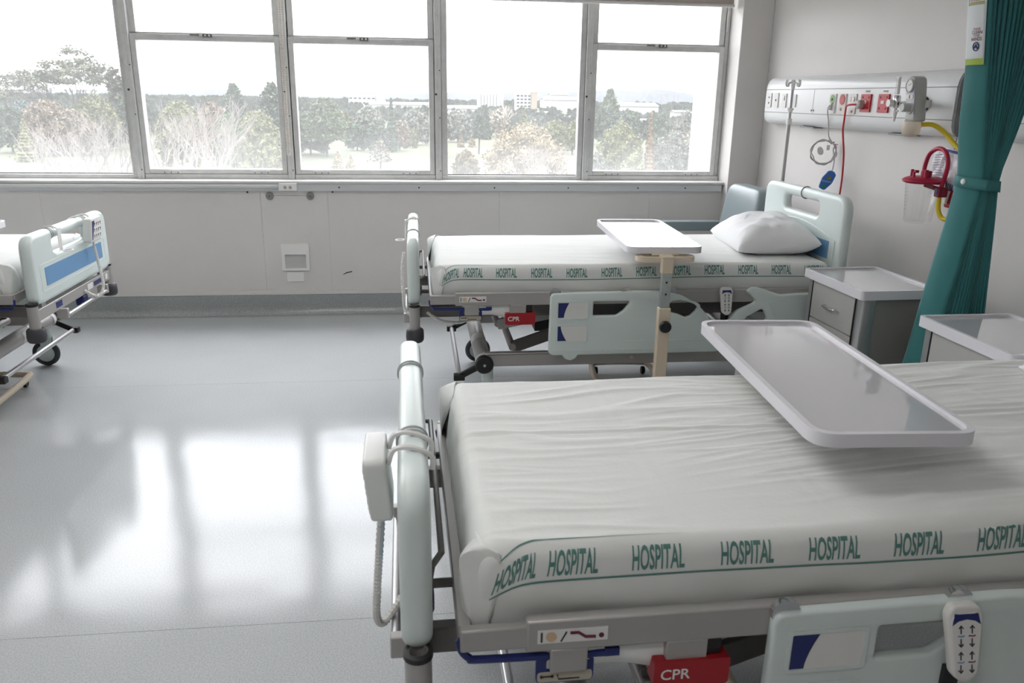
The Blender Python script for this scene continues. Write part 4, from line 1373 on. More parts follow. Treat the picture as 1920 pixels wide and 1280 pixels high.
PY0, PY1 = 3.47, 5.525
def service_panel(label):
    w = WT('bedhead_service_panel', label, 'service panel', (XR, (PY0 + PY1) / 2, 1.40), 'bed-head service panels')
    prof = [(XR, 1.40), (2.455, 1.400), (2.430, 1.408), (2.412, 1.425), (2.404, 1.450), (2.402, 1.478), (2.402, 1.622), (2.406, 1.650), (2.418, 1.678), (2.438, 1.694), (2.46, 1.700), (XR, 1.700)]
    k = MB(); k.extrude(prof, lambda u, v, q: (u, q, v), PY0 + .012, PY1 - .012)
    w.put(k, 'housing', PANEL, angle=30)
    for y0, y1, m_ in ((PY0, PY0 + .012, PANEL_E), (PY1 - .012, PY1, PANEL_E)):
        k = MB(); k.extrude([(u + (.004 if u < XR else 0), v) for u, v in prof], lambda u, v, q: (u, q, v), y0, y1)
        w.put(k, 'end_cap', m_, angle=30, bevel=.002)
    for z in (1.478, 1.622):
        w.put(MB().box(2.4005, 2.404, PY0 + .012, PY1 - .012, z - .0018, z + .0018), 'seam', GROOVE, smooth=False)
    w.put(MB().box(2.4008, 2.403, 4.815, 4.817, 1.48, 1.62), 'seam', GROOVE, smooth=False)
    def fp(y, z, wd, h, name, m, t=.006, r=.006):
        k = MB(); k.extrude(rrect(y - wd / 2, y + wd / 2, z - h / 2, z + h / 2, r), lambda u, v, q: (q, u, v), 2.4015 - t, 2.402)
        return w.put(k, name, m, bevel=.0015)
    def dot(p, y, z, r, m, t=.0015, x=2.3955, name='indicator', n=14):
        k = MB().cyl((x, y, z), (x - t, y, z), r, n=n)
        return w.put(k, name, m, parent=p)
    a = fp(5.445, 1.555, .066, .092, 'data_outlet', PLATE)
    dot(a, 5.445, 1.573, .006, SLOT); dot(a, 5.445, 1.537, .006, SLOT)
    a = fp(5.335, 1.555, .062, .092, 'data_outlet', PLATE)
    dot(a, 5.335, 1.555, .007, SLOT)
    a = fp(5.215, 1.553, .062, .088, 'switch_plate', PLATE)
    dot(a, 5.215, 1.575, .011, WHITE_PL, .004); dot(a, 5.205, 1.56, .005, SLOT)
    a = fp(5.085, 1.553, .082, .078, 'blank_outlet', PLATE)
    w.put(MB().box(2.3945, 2.396, 5.082, 5.088, 1.545, 1.565), 'outlet_slot', GROOVE, parent=a)
    for y in (4.830, 4.802):
        w.put(MB().cyl((2.402, y, 1.498), (2.400, y, 1.498), .006, n=10), 'screw', SCREW)
    GREEN = mat('call_green', lin('#7fae6a'), .4); REDB = mat('call_red', lin('#c4414b'), .4)
    a = fp(4.575, 1.540, .070, .108, 'call_plate', PLATE); dot(a, 4.575, 1.563, .026, GREEN, .002, name='call_button', n=20); dot(a, 4.575, 1.563, .008, INK, .001, 2.3934)
    a = fp(4.462, 1.540, .076, .108, 'emergency_plate', mat('cream_plate', lin('#dccfc6'), .4)); dot(a, 4.462, 1.563, .028, REDB, .003, name='emergency_button', n=20); dot(a, 4.468, 1.510, .009, GROOVE)
    a = fp(4.352, 1.540, .072, .108, 'light_switch_plate', PLATE)
    dot(a, 4.340, 1.566, .013, WHITE_PL, .006); dot(a, 4.368, 1.566, .010, PLATE, .006); dot(a, 4.348, 1.500, .007, REDB)
    for y in (4.215, 4.045):
        a = fp(y, 1.546, .096, .092, 'red_power_outlet', RSOCK, .009, .004)
        w.put(MB().box(2.3905, 2.393, y - .012, y + .018, 1.543, 1.559), 'outlet_label', LABELW, parent=a)
        k = MB()
        for dy, dz in ((-.03, -.025), (.03, -.025), (-.03, .03), (.03, .03)):
            k.cyl((2.3925, y + dy, 1.546 + dz), (2.3905, y + dy, 1.546 + dz), .006, n=8)
        w.put(k, 'outlet_switches', mat('dark_red_plastic', lin('#8a1520'), .4), parent=a)
        w.put(MB().box(2.3995, 2.4018, y - .02, y + .02, 1.602, 1.610), 'outlet_caption', GROOVE, smooth=False)
    # gas outlet
    k = MB().lathe([(.034, 0), (.034, -.012), (.026, -.016), (.024, -.030), (.014, -.034), (.014, -.060), (.001, -.060)], (2.402, 3.700, 1.546), 'x', 24)
    w.put(k, 'gas_outlet', BLACK)
    k = MB().lathe([(.029, -.0125), (.029, -.0165), (.024, -.0165)], (2.402, 3.700, 1.546), 'x', 24, cap=False)
    w.put(k, 'brass_ring', mat('brass', lin('#a98b4a'), .3, metal=1))
    for y in (4.92, 3.92):
        w.put(MB().box(2.425, 2.49, y - .09, y + .09, 1.392, 1.4005), 'under_light', PANEL_E, bevel=.002)
    return w
sp_far = service_panel('long white bed-head service panel with sockets above the far bed')
sp2 = copy_tree(sp_far.o)
sp2.location.y -= 2.33
sp2['label'] = 'end of a second white service panel on the wall behind the curtain'

# flow meter
fm = WT('flow_meter', 'small oxygen flow meter with a clear graduated tube on the service panel', 'flow meter', (2.32, 3.85, 1.545))
k = MB().lathe([(.016, 1.525), (.018, 1.54), (.018, 1.578), (.013, 1.585)], (2.318, 3.800, 0), n=16)
fm.put(k, 'valve_body', CHROME)
CLEAR = clear_plastic('clear_plastic', (.985, .985, .985), haze=.02)
fm.put(MB().lathe([(.0135, 1.583), (.0135, 1.672), (.010, 1.676)], (2.318, 3.800, 0), n=16), 'graduated_tube', CLEAR)
k = MB()
for i in range(9):
    k.box(2.3040, 2.3048, 3.794, 3.806, 1.594 + i * .008, 1.5955 + i * .008)
fm.put(k, 'graduation_marks', INK)
fm.put(MB().lathe([(.007, 1.590), (.007, 1.668)], (2.318, 3.800, 0), n=8), 'inner_tube', LABELW)
fm.put(MB().lathe([(.0175, 0), (.0175, .020), (.015, .024), (.001, .024)], (2.275, 3.800, 1.548), 'x', 16), 'knob', WHITE_PL)
k = MB(); k.tube([(2.32, 3.800, 1.548), (2.402, 3.800, 1.548)], .010, 12); k.tube([(2.298, 3.800, 1.548), (2.32, 3.800, 1.548)], .007, 10)
k.lathe([(.018, 0), (.018, .016)], (2.386, 3.800, 1.548), 'x', 12)
fm.put(k, 'connector', CHROME)
k = MB().lathe([(.004, 1.462), (.007, 1.475), (.010, 1.500), (.012, 1.512), (.006, 1.526)], (2.318, 3.800, 0), n=14)
k.tube([(2.318, 3.776, 1.512), (2.318, 3.824, 1.512)], .0045, 8)
fm.put(k, 'hose_barb', WHITE_PL)

# suction regulator
GREYP = mat('light_grey_housing', lin('#c3c1be'), .35)
sr = WT('suction_regulator', 'grey suction regulator with a round gauge and cream bowl on the service panel', 'suction regulator', (2.30, 3.60, 1.40))
fy = lambda u, v, q: (q - (v - 1.56) * .12, u, v)
k = MB(); k.rextrude(rpoly([(3.567, 1.468), (3.645, 1.468), (3.647, 1.492), (3.633, 1.510), (3.633, 1.668), (3.567, 1.668)], [.012, .012, .012, .01, .032, .032], 8), fy, 2.262, 2.325, r=.012)
sr.put(k, 'housing', GREYP, angle=50)
k = MB(); k.extrude(rpoly([(3.568, 1.50), (3.631, 1.50), (3.631, 1.658), (3.569, 1.658)], [.01, .01, .03, .03], 8), fy, 2.2605, 2.263)
sr.put(k, 'face_label', mat('lavender_label', lin('#cbc8d6'), .4))
g0 = Vector(fy(3.600, 1.626, 2.2605))
k = MB().lathe([(.030, 0), (.030, -.006), (.026, -.008), (.026, -.004), (.001, -.004)], g0, 'x', 28); go = sr.put(k, 'gauge', GREYP)
sr.put(MB().cyl(g0 + V(-.0045, 0, 0), g0 + V(-.0055, 0, 0), .025, n=28), 'gauge_dial', LABELW, parent=go)
sr.put(MB().obox(g0 + V(-.006, .002, 0), g0 + V(-.006, -.014, .008), .001, .002), 'gauge_needle', INK, parent=go)
s0 = Vector(fy(3.600, 1.578, 2.2605))
k = MB(); k.extrude(rrect(3.575, 3.625, 1.568, 1.588, .010, 6), fy, 2.2575, 2.261); so_ = sr.put(k, 'selector_window', WHITE_PL)
sr.put(MB().box(s0.x - .0045, s0.x - .003, 3.598, 3.602, 1.570, 1.586), 'selector_mark', RED, parent=so_)
n0 = Vector(fy(3.600, 1.530, 2.262))
sr.put(MB().lathe([(.030, 0), (.030, -.004), (.020, -.006), (.020, -.036), (.017, -.040), (.001, -.040)], n0, 'x', 22), 'control_knob', GREYP)
k = MB(); k.tube([(2.300, 3.62, 1.546), (2.345, 3.70, 1.546)], .014, 12)
sr.put(k, 'connector', MATS['brass'])
k = MB(); k.box(2.315, 2.330, 3.535, 3.567, 1.530, 1.565); sr.put(k, 'side_button', GREYP, bevel=.004)
CREAM = clear_plastic('cream_bowl_plastic', (.93, .86, .76), .45)
k = MB().lathe([(.001, 1.398), (.022, 1.400), (.036, 1.410), (.041, 1.428), (.041, 1.440)], (2.290, 3.605, 0), n=24)
sr.put(k, 'bowl', CREAM)
sr.put(MB().lathe([(.043, 1.440), (.043, 1.447), (.042, 1.468), (.030, 1.472)], (2.290, 3.605, 0), n=24), 'bowl_collar', CREAM)

# suction canister with its red lid and hose
JR = mat('crimson_plastic', lin('#b01f45'), .3)
JX, JY = 2.372, 3.570
sc_ = WT('suction_canister', 'clear suction canister with crimson lid and looped crimson hose on the right wall', 'suction canister', (JX, JY, 1.0))
k = MB().lathe([(.001, 1.006), (.055, 1.006), (.061, 1.012), (.078, 1.196), (.0755, 1.196), (.059, 1.016), (.001, 1.012)], (JX, JY, 0), n=36)
sc_.put(k, 'jar', CLEAR)
k = MB()
for i in range(7):
    z = 1.07 + i * .016
    k.box(JX - .0715 - (z - 1.07) * .08, JX - .0705 - (z - 1.07) * .08, JY - .006, JY + .012, z, z + .0015)
sc_.put(k, 'scale_marks', GROOVE)
k = MB().lathe([(.078, 1.190), (.088, 1.194), (.094, 1.200), (.094, 1.206), (.084, 1.214), (.060, 1.222), (.001, 1.224)], (JX, JY, 0), n=40)
lid = sc_.put(k, 'lid', JR)
k = MB()
k.lathe([(.024, 1.222), (.024, 1.248), (.020, 1.250), (.001, 1.250)], (JX - .005, JY - .02, 0), n=20)
for dx, dy, h, r in ((-.045, .03, .03, .007), (-.03, -.055, .034, .009), (.02, .04, .028, .008), (-.06, -.01, .022, .006)):
    k.cyl((JX + dx, JY + dy, 1.214), (JX + dx, JY + dy, 1.222 + h), r, n=10)
k.box(JX - .03, JX - .01, JY + .03, JY + .05, 1.235, 1.247)
sc_.put(k, 'lid_ports', JR)
k = MB(); k.tube([(JX + .02, JY + .04, 1.235), (JX + .025, JY + .045, 1.275), (JX + .03, JY + .03, 1.325), (JX + .035, JY - .02, 1.350), (JX + .035, JY - .075, 1.338), (JX + .035, JY - .105, 1.29), (JX + .035, JY - .100, 1.23), (JX + .035, JY - .085, 1.175)], .0105, 12, smooth=8)
sc_.put(k, 'loop_hose', JR)
k = MB().box(JX + .015, JX + .06, JY - .105, JY - .065, 1.135, 1.180)
sc_.put(k, 'valve_block', mat('dark_crimson', lin('#7d1633'), .4), bevel=.006)
sc_.put(MB().box(JX + .012, JX + .016, JY - .095, JY - .078, 1.148, 1.172), 'valve_label', NAVY)
br = WT('canister_bracket', 'red wall bracket with a white toggle holding the suction canister', 'bracket', (XR, 3.475, 1.10))
k = MB().box(2.452, 2.490, 3.43, 3.515, 1.085, 1.165); br.put(k, 'clamp', RED, bevel=.008)
br.put(MB().box(2.490, XR - .0005, 3.36, 3.53, 1.06, 1.19), 'wall_plate', PLATE, bevel=.004)
k = MB(); k.obox((2.44, 3.49, 1.105), (2.445, 3.483, 1.165), .018, .014, (1, 0, 0)); br.put(k, 'toggle', WHITE_PL, bevel=.003)
k = MB(); k.obox((2.44, 3.50, 1.16), (2.37, 3.56, 1.185), .012, .02); br.put(k, 'arm', RED, bevel=.003)
yh = MB(); yh.tube([(2.325, 3.585, 1.455), (2.37, 3.565, 1.455), (2.405, 3.53, 1.425), (2.425, 3.48, 1.38), (2.435, 3.41, 1.33), (2.44, 3.36, 1.24), (2.435, 3.35, 1.13), (2.43, 3.40, 1.055), (2.42, 3.455, 1.040), (2.412, 3.485, 1.075), (2.408, 3.488, 1.14)], .0105, 12, smooth=8)
for i, v in enumerate(yh.v): yh.v[i] = (v[0] - 2.40, v[1] - 3.45, v[2] - 1.04)
tag(yh.build('suction_hose', mat('yellow_pvc', lin('#e0c52a'), .3), loc=(2.40, 3.45, 1.04)), 'yellow suction hose curving from the regulator bowl to the canister valve', 'hose')

# printed plastic bag hanging on the wall behind the canister
bg = WT('plastic_bag', 'crumpled clear printed plastic bag hanging on the wall behind the canister', 'bag', (2.47, 3.55, 1.12))
BAGM = mat('bag_film', lin('#e3e3ea'), .25)
def bagf(sgn):
    def f(u, v):
        y = 3.665 - .235 * u - .02 * math.sin(PI * v) * (u - .5); z = 1.125 + .215 * v + .02 * (1 - u) * math.sin(3 * u)
        e = math.sin(PI * u) ** .5 * math.sin(PI * v) ** .5
        n_ = noise.noise((y * 30, z * 26, 2)) * .016 + noise.noise((y * 70, z * 55, 5)) * .006
        return (2.474 - sgn * (.006 + .010 * e) + n_ * e, y, z)
    return f
k = MB(); k.grid(bagf(1), 26, 26); k.grid(bagf(-1), 26, 26); bg.put(k, 'film', BAGM, merge=.0005, angle=25)
f_ = bagf(1)
k = MB()
for i in range(11):
    k.tube([Vector(f_(u, .86 - i * .055)) + V(-.0015, 0, 0) for u in (.10, .2, .3, .42)], .0012, 4)
bg.put(k, 'small_print', mat('grey_print', lin('#8d8ba0'), .6))
k = MB()
for i in range(6):
    k.tube([Vector(f_(.60 + .035 * i, v)) + V(-.0015, 0, 0) for v in (.12, .18, .24, .30)], .0016, 4)
k.tube([Vector(f_(u, .955)) + V(-.004, 0, 0) for u in (.30, .45, .6, .75, .9)], .006, 6)
bg.put(k, 'blue_print', mat('blue_print', lin('#4a5da8'), .5))
k = MB(); k.tube([(2.472, 3.53, 1.34), (2.485, 3.545, 1.40)], .0015, 5); bg.put(k, 'hanging_string', INK)

# nurse-call handset with its coiled white lead
nc = WT('nurse_call_handset', 'blue nurse-call handset hanging by a coiled white lead behind the far head board', 'call handset', (2.43, 4.56, 1.05))
nx, ny_ = .88, -.47     # horizontal direction square to the lead's loop
ctr = Vector((2.425, 4.66, 1.262))
pts = [V(2.392, 4.575, 1.535), V(2.375, 4.578, 1.510), V(2.40, 4.60, 1.44), V(2.425, 4.625, 1.36)]
lp = []
for i in range(30):
    a = PI * .35 + 2 * PI * i / 10
    rr = .070 + .006 * math.sin(i * 2.3)
    lp.append(ctr + V(nx * rr * math.cos(a), ny_ * rr * math.cos(a), rr * math.sin(a)) + V(-.003 * (i % 3), -.003 * (i // 10), 0))
tail = [V(2.475, 4.640, 1.27), V(2.480, 4.625, 1.22), V(2.470, 4.610, 1.175), V(2.462, 4.600, 1.158)]
k = MB(); k.tube(pts + lp + tail, .0035, 7, smooth=5)
nc.put(k, 'lead', mat('lead_white', lin('#cfcccc'), .45))
k = MB(); k.obox((2.388, 4.575, 1.505), (2.396, 4.575, 1.545), .02, .016, (1, 0, 0)); nc.put(k, 'plug', GREYP, bevel=.003)
k = MB(); k.tube([ctr + V(.045 * nx, .045 * ny_, .05), ctr + V(.075 * nx, .075 * ny_, .045)], .002, 5); k.tube([ctr + V(.045 * nx, .045 * ny_, .05), ctr + V(.07 * nx, .07 * ny_, .025)], .002, 5); k.tube([ctr + V(.035 * nx, .035 * ny_, .048), ctr + V(.055 * nx, .055 * ny_, .06)], .003, 5)
nc.put(k, 'twist_tie', RED)
k = MB(); k.sphere((0, 0, 0), 1, 14, 8, (.019, .006, .026)); k.xform(Matrix.Translation(ctr + V(-.018, .006, .006)) @ Matrix.Rotation(-.5, 4, 'Y'))
k.box(ctr.x + .008, ctr.x + .028, ctr.y - .016, ctr.y - .006, ctr.z + .012, ctr.z + .042)
nc.put(k, 'lead_clip', WHITE_PL)
hb_ = rpoly([(-.020, -.058), (.020, -.058), (.034, .0), (.026, .050), (.010, .060), (-.010, .060), (-.026, .050), (-.034, .0)], .016)
Mh = Matrix.Translation((2.430, 4.585, 1.103)) @ Matrix.Rotation(math.radians(-28), 4, 'Z') @ Matrix.Rotation(math.radians(28), 4, 'Y')
k = MB(); k.rextrude(hb_, lambda u, v, q: Mh @ V(u, q, v), -.012, .012, r=.008); nc.put(k, 'handset_body', mat('call_blue', lin('#3f74c2'), .3), angle=50)
k = MB(); k.tube([Mh @ V(.004, -.0115, .018), Mh @ V(.004, -.0135, .018)], .011, 14); nc.put(k, 'call_button', mat('call_olive', lin('#8f8f4a'), .4))
k = MB(); k.tube([Mh @ V(.004, -.0115, -.040), Mh @ V(.004, -.0135, -.040)], .010, 14); nc.put(k, 'green_button', mat('button_green', lin('#2f8f62'), .4))
k = MB(); k.extrude([(-.030, -.012), (.030, .008), (.030, .0), (-.028, -.022)], lambda u, v, q: Mh @ V(u, q, v), -.0128, -.0115); nc.put(k, 'light_band', mat('call_light_blue', lin('#7ea6dd'), .3))

# red mains lead plugged into the first red outlet
rc = WT('red_power_lead', 'red power lead plugged into the service panel and dropping behind the head board', 'power lead', (2.44, 4.45, .75))
k = MB().lathe([(.013, -.034), (.022, -.030), (.024, -.004), (.022, 0)], (2.392, 4.235, 1.538), 'x', 18); rc.put(k, 'plug', mat('grey_clear_plug', lin('#b3aca6'), .3))
k = MB(); k.tube([(2.362, 4.240, 1.538), (2.342, 4.275, 1.536), (2.350, 4.325, 1.527), (2.375, 4.375, 1.500), (2.389, 4.402, 1.455), (2.396, 4.415, 1.40), (2.412, 4.425, 1.34), (2.432, 4.438, 1.27), (2.446, 4.450, 1.18), (2.452, 4.457, 1.08), (2.44, 4.45, .88), (2.43, 4.45, .75)], .0052, 8, smooth=7); rc.put(k, 'lead', mat('red_lead', lin('#c8323a'), .4))

# telescopic drip pole fixed at the head of the far bed
iv = WT('drip_pole', 'slim chrome drip pole with white hooks at the head of the far bed', 'drip pole', (2.185, 4.655, .62))
ix, iy = 2.185, 4.655
iv.put(MB().cyl((ix, iy, .62), (ix, iy, 1.44), .0115, n=14), 'lower_tube', SILVER)
iv.put(MB().cyl((ix, iy, 1.44), (ix, iy, 1.632), .0085, n=14), 'upper_tube', SILVER)
iv.put(MB().lathe([(.015, 1.418), (.0165, 1.422), (.0165, 1.448), (.014, 1.452)], (ix, iy, 0), n=16), 'collar', WHITE_PL)
iv.put(MB().lathe([(.012, 1.488), (.014, 1.497), (.019, 1.505), (.0185, 1.509), (.011, 1.513)], (ix, iy, 0), n=16), 'clamp_ring', WHITE_PL)
k = MB().lathe([(.0105, 1.615), (.012, 1.63), (.013, 1.664), (.006, 1.668)], (ix, iy, 0), n=14)
for a in (0.25, PI / 2 + .25, PI + .25, 3 * PI / 2 + .25):
    c, s = math.cos(a), math.sin(a)
    k.tube([(ix, iy, 1.655), (ix + c * .030, iy + s * .030, 1.650), (ix + c * .036, iy + s * .036, 1.636), (ix + c * .046, iy + s * .046, 1.634), (ix + c * .052, iy + s * .052, 1.652), (ix + c * .048, iy + s * .048, 1.668)], .0045, 7, smooth=5)
iv.put(k, 'hooks', WHITE_PL)
for i, z in enumerate((.72, .95)):
    iv.put(MB().box(ix - .028, ix + .012, iy - .02, iy + .02, z - .02, z + .02), 'pole_clamp', FRAME_D, bevel=.004)

# ------------------------------------------------------------------ gathered curtain
CURT = mat('teal_curtain', lin('#3f7a7b'), .7, spec=.2, var=.04, vscale=12, bump=.05, bscale=300, sheen=.15)
def lerp_tab(tab, z):
    if z >= tab[0][0]: 
        (z0, x0), (z1, x1) = tab[0], tab[1]
    elif z <= tab[-1][0]:
        (z0, x0), (z1, x1) = tab[-2], tab[-1]
    else:
        for (z0, x0), (z1, x1) in zip(tab[:-1], tab[1:]):
            if z1 <= z <= z0: break
    return x0 + (x1 - x0) * (z - z0) / (z1 - z0)
TA = [(2.6, 1.98), (1.922, 2.069), (1.686, 2.104), (1.459, 2.118), (1.268, 2.150), (1.082, 2.128), (.789, 2.084), (.526, 2.051), (.03, 1.97)]
TB = [(2.6, 1.99), (1.909, 2.076), (1.679, 2.108), (1.541, 2.128), (1.271, 2.172), (1.10, 2.153), (.725, 2.106), (.564, 2.086), (.03, 2.03)]
TC = [(2.6, 2.44), (1.732, 2.311), (1.510, 2.274), (1.279, 2.224), (1.118, 2.240), (.727, 2.275), (.566, 2.288), (.03, 2.33)]
def plan(s, z):
    """Point of the gathered cloth at height z; s runs 0..1 over the smooth leading width, 1..2 over the pleats."""
    A, Bp, C = V(lerp_tab(TA, z), 3.02, z), V(lerp_tab(TB, z), 2.90, z), V(lerp_tab(TC, z), 2.885, z)
    if s <= 1:
        p = A.lerp(Bp, s)
        p.x -= .010 * math.sin(PI * s)
        return p
    t = s - 1
    p = Bp.lerp(C, t)
    tight = 1 - .5 * math.exp(-((z - 1.26) / .12) ** 2)
    ph = t * 14 * 2 * PI
    p.y += (.034 * tight) * (1 - math.cos(ph)) * min(1, t * 9) + .006 * tight * math.sin(t * 9 + z)* min(1, t*4)
    p.x += .004 * math.sin(ph)
    return p
cu = WT('privacy_curtain', 'teal privacy curtain gathered by a tieback between the two bed spaces', 'curtain', (2.15, 2.93, 0))
zs_ = [.03 + (2.6 - .03) * i / 46 for i in range(47)]
S_ = [i / 10 for i in range(10)] + [1 + i / 198 for i in range(199)]
k = MB(); k.grid(lambda u, v: plan(S_[round(u * (len(S_) - 1))], zs_[round(v * 46)]), len(S_) - 1, 46)
cu.put(k, 'cloth', CURT, angle=80, solid=.002)
# return hem wrapping round behind the leading edge
k = MB(); k.grid(lambda u, v: plan(0, zs_[round(v * 46)]) + V(.09 * u, .012 * math.sin(PI * u) - .002 + .03 * u, 0), 6, 46)
cu.put(k, 'leading_hem', CURT, angle=80, solid=.002)
def tieo(s, z, o):
    p = plan(min(s, 2), z)
    if s <= 1: return p + V(-o, -.3 * o, 0)
    return V(p.x, min(p.y, 2.885), z) + V(0, -o, 0)
k = MB()
Ts = [0, .25, .5, .75, .95, 1.05, 1.2, 1.4, 1.6, 1.8, 2.0]
k.grid(lambda u, v: tieo(Ts[round(u * 10)], 1.238 + .042 * v - .012 * (Ts[round(u * 10)] / 2), .012), 10, 2)
cu.put(k, 'tieback', mat('teal_tieback', lin('#3f7a7b'), .7), solid=.003, angle=60)
bp_ = tieo(.45, 1.258, .014)
cu.put(MB().lathe([(.001, -.006), (.008, -.006), (.0115, -.002), (.0115, .004)], bp_, 'x', 16), 'tieback_button', WHITE_PL)
# clear sleeve with the printed hand-hygiene card
def sg(a, z, o=.006):
    p = plan(a, z); return p + V(-o, -.35 * o, 0)
SG0, SG1 = 1.690, 2.02
k = MB(); k.grid(lambda u, v: sg(.04 + .86 * u, SG0 + (SG1 - SG0) * v), 8, 8)
cu.put(k, 'hygiene_card', mat('card_white', lin('#dfe2e4'), .5), solid=.001)
k = MB(); k.grid(lambda u, v: sg(.04 + .86 * u, SG0 + .022 * v, .0075), 8, 1); cu.put(k, 'green_footer', mat('lime_print', lin('#9db53a'), .5))
k = MB(); k.grid(lambda u, v: sg(.12 + .72 * u, 1.898 + .012 * v, .0075), 8, 1); cu.put(k, 'tan_header', mat('khaki_print', lin('#a9ad7c'), .5))
def sign_text(s, a0, a1, z0, z1, m, name):
    vs_, fs_, asp = text_shape(s, .01)
    k = MB(); k.add([sg(a0 + (a1 - a0) * x, z0 + (z1 - z0) * y, .0085) for x, y in vs_], fs_)
    cu.put(k, name, m, smooth=False)
SIGNR = mat('sign_maroon', lin('#7d3b45'), .6)
sign_text('PLEASE', .46, .74, 1.812, 1.819, SIGNR, 'card_lettering')
sign_text('CLEAN', .40, .80, 1.798, 1.810, SIGNR, 'card_lettering')
sign_text('YOUR', .46, .72, 1.789, 1.796, SIGNR, 'card_lettering')
sign_text('HANDS', .38, .80, 1.774, 1.787, SIGNR, 'card_lettering')
sign_text('SPORICIDAL', .12, .86, 1.912, 1.927, SIGNR, 'card_lettering')
k = MB()
rg = [(.59 + .115 * math.cos(a), 1.754 + .0145 * math.sin(a)) for a in [2 * PI * i / 24 for i in range(24)]]
k.tube([sg(a, z, .0085) for a, z in rg], .0022, 5, closed=True)
k.tube([sg(.53, 1.749, .0085), sg(.57, 1.756, .0085), sg(.61, 1.762, .0085)], .003, 5); k.tube([sg(.66, 1.746, .0085), sg(.62, 1.755, .0085)], .003, 5)
cu.put(k, 'hand_emblem', mat('sign_navy', lin('#3f4a78'), .6))
tr_ = MB().box(1.0, 2.49, 2.90, 2.935, 2.60, 2.635); tr_.tube([(1.2, 2.917, 2.63), (1.2, 2.917, ZC)], .008, 8); tr_.tube([(2.3, 2.917, 2.63), (2.3, 2.917, ZC)], .008, 8)
for i, v in enumerate(tr_.v): tr_.v[i] = (v[0] - 1.7, v[1] - 2.917, v[2] - 2.6)
tag(tr_.build('curtain_track', SILVER, loc=(1.7, 2.917, 2.6)), 'ceiling mounted curtain track above the teal curtain', 'curtain track')
# ------------------------------------------------------------------ the view: parkland, trees, town and hills
GZ = -15.0
def dim(h, k=.32):
    return tuple(c * k for c in lin(h))
def dim0(h): return tuple(c * .115 for c in lin(h))
def ground_material():
    m = bpy.data.materials.new('parkland_grass')
    m.use_nodes = True
    t = m.node_tree
    b = t.nodes['Principled BSDF']
    b.inputs['Roughness'].default_value = .9
    b.inputs['Specular IOR Level'].default_value = .1
    tc = t.nodes.new('ShaderNodeTexCoord')
    mp = t.nodes.new('ShaderNodeMapping'); mp.inputs['Scale'].default_value = (.010, .028, 1)
    n = t.nodes.new('ShaderNodeTexNoise'); n.inputs['Scale'].default_value = 1.0; n.inputs['Detail'].default_value = 4
    r = t.nodes.new('ShaderNodeValToRGB')
    r.color_ramp.elements[0].position = .36; r.color_ramp.elements[0].color = (*dim0('#96a37c'), 1)
    r.color_ramp.elements[1].position = .62; r.color_ramp.elements[1].color = (*dim0('#c9c4a8'), 1)
    e = r.color_ramp.elements.new(.5); e.color = (*dim0('#b4ba95'), 1)
    t.links.new(tc.outputs['Object'], mp.inputs['Vector']); t.links.new(mp.outputs['Vector'], n.inputs['Vector'])
    t.links.new(n.outputs['Fac'], r.inputs['Fac']); t.links.new(r.outputs['Color'], b.inputs['Base Color'])
    return m
g = MB().grid(lambda u, v: (-2600 + 5200 * u, 20 + 3400 * v, GZ), 8, 8).build('ground', ground_material(), smooth=False)
struct(g)
PATH = mat('pale_path', dim0('#f0e8de'), .9)
for pts, w, lb in (([(-30, 208), (-22, 207), (-14, 204), (-9, 203)], 1.6, 'pale footpath curving across the golf course seen through the middle window'),
                   ([(22, 232), (32, 236), (60, 238), (110, 236)], 3.0, 'pale earth strip beyond the golden tree')):
    k = MB(); P = catmull([V(x, y, GZ + .05) for x, y in pts], 6)
    k.grid(lambda u, v: P[round(u * (len(P) - 1))] + V(0, (v - .5) * w, 0), len(P) - 1, 1)
    tag(k.build('footpath', PATH, smooth=False), lb, 'path', kind='structure')

LC = {'dark': '#5f6f5a', 'olive': '#8a8d62', 'brown': '#92836e', 'blue': '#6f8482', 'green': '#71855f', 'lime': '#9aa077', 'grey': '#8b8f82', 'gold': '#ab9c7c', 'bronze': '#877d5c', 'pale': '#b3ab97', 'euc': '#6c7259', 'pine': '#566256', 'cedar': '#6b7a58', 'yellow': '#8a8c63', 'red': '#97805f', 'sparse': '#857f6c'}
BARK = mat('grey_bark', dim0('#8f867c'), .9)
PALEB = mat('bleached_bare_branches', dim('#cfc4bb', .2), .85)

def leaves(mb, rng, c, rad, n, size, shell=.45, flat=1.0):
    """n small leaf sprays inside an ellipsoid, denser towards its skin."""
    for _ in range(n):
        d = Vector((rng.gauss(0, 1), rng.gauss(0, 1), rng.gauss(0, 1))).normalized()
        q = (shell + (1 - shell) * rng.random()) 
        p = Vector((c[0] + d.x * rad[0] * q, c[1] + d.y * rad[1] * q, c[2] + d.z * rad[2] * q))
        u = Vector((rng.uniform(-1, 1), rng.uniform(-1, 1), rng.uniform(-1, 1) * flat)).normalized()
        w = u.cross(Vector((rng.uniform(-1, 1), rng.uniform(-1, 1), rng.uniform(-1, 1)))).normalized()
        s = size * rng.uniform(.55, 1.3)
        a, b = u * s, w * s * .7
        mb.add([p - a, p - b, p + a, p + b], [(0, 1, 2, 3)])

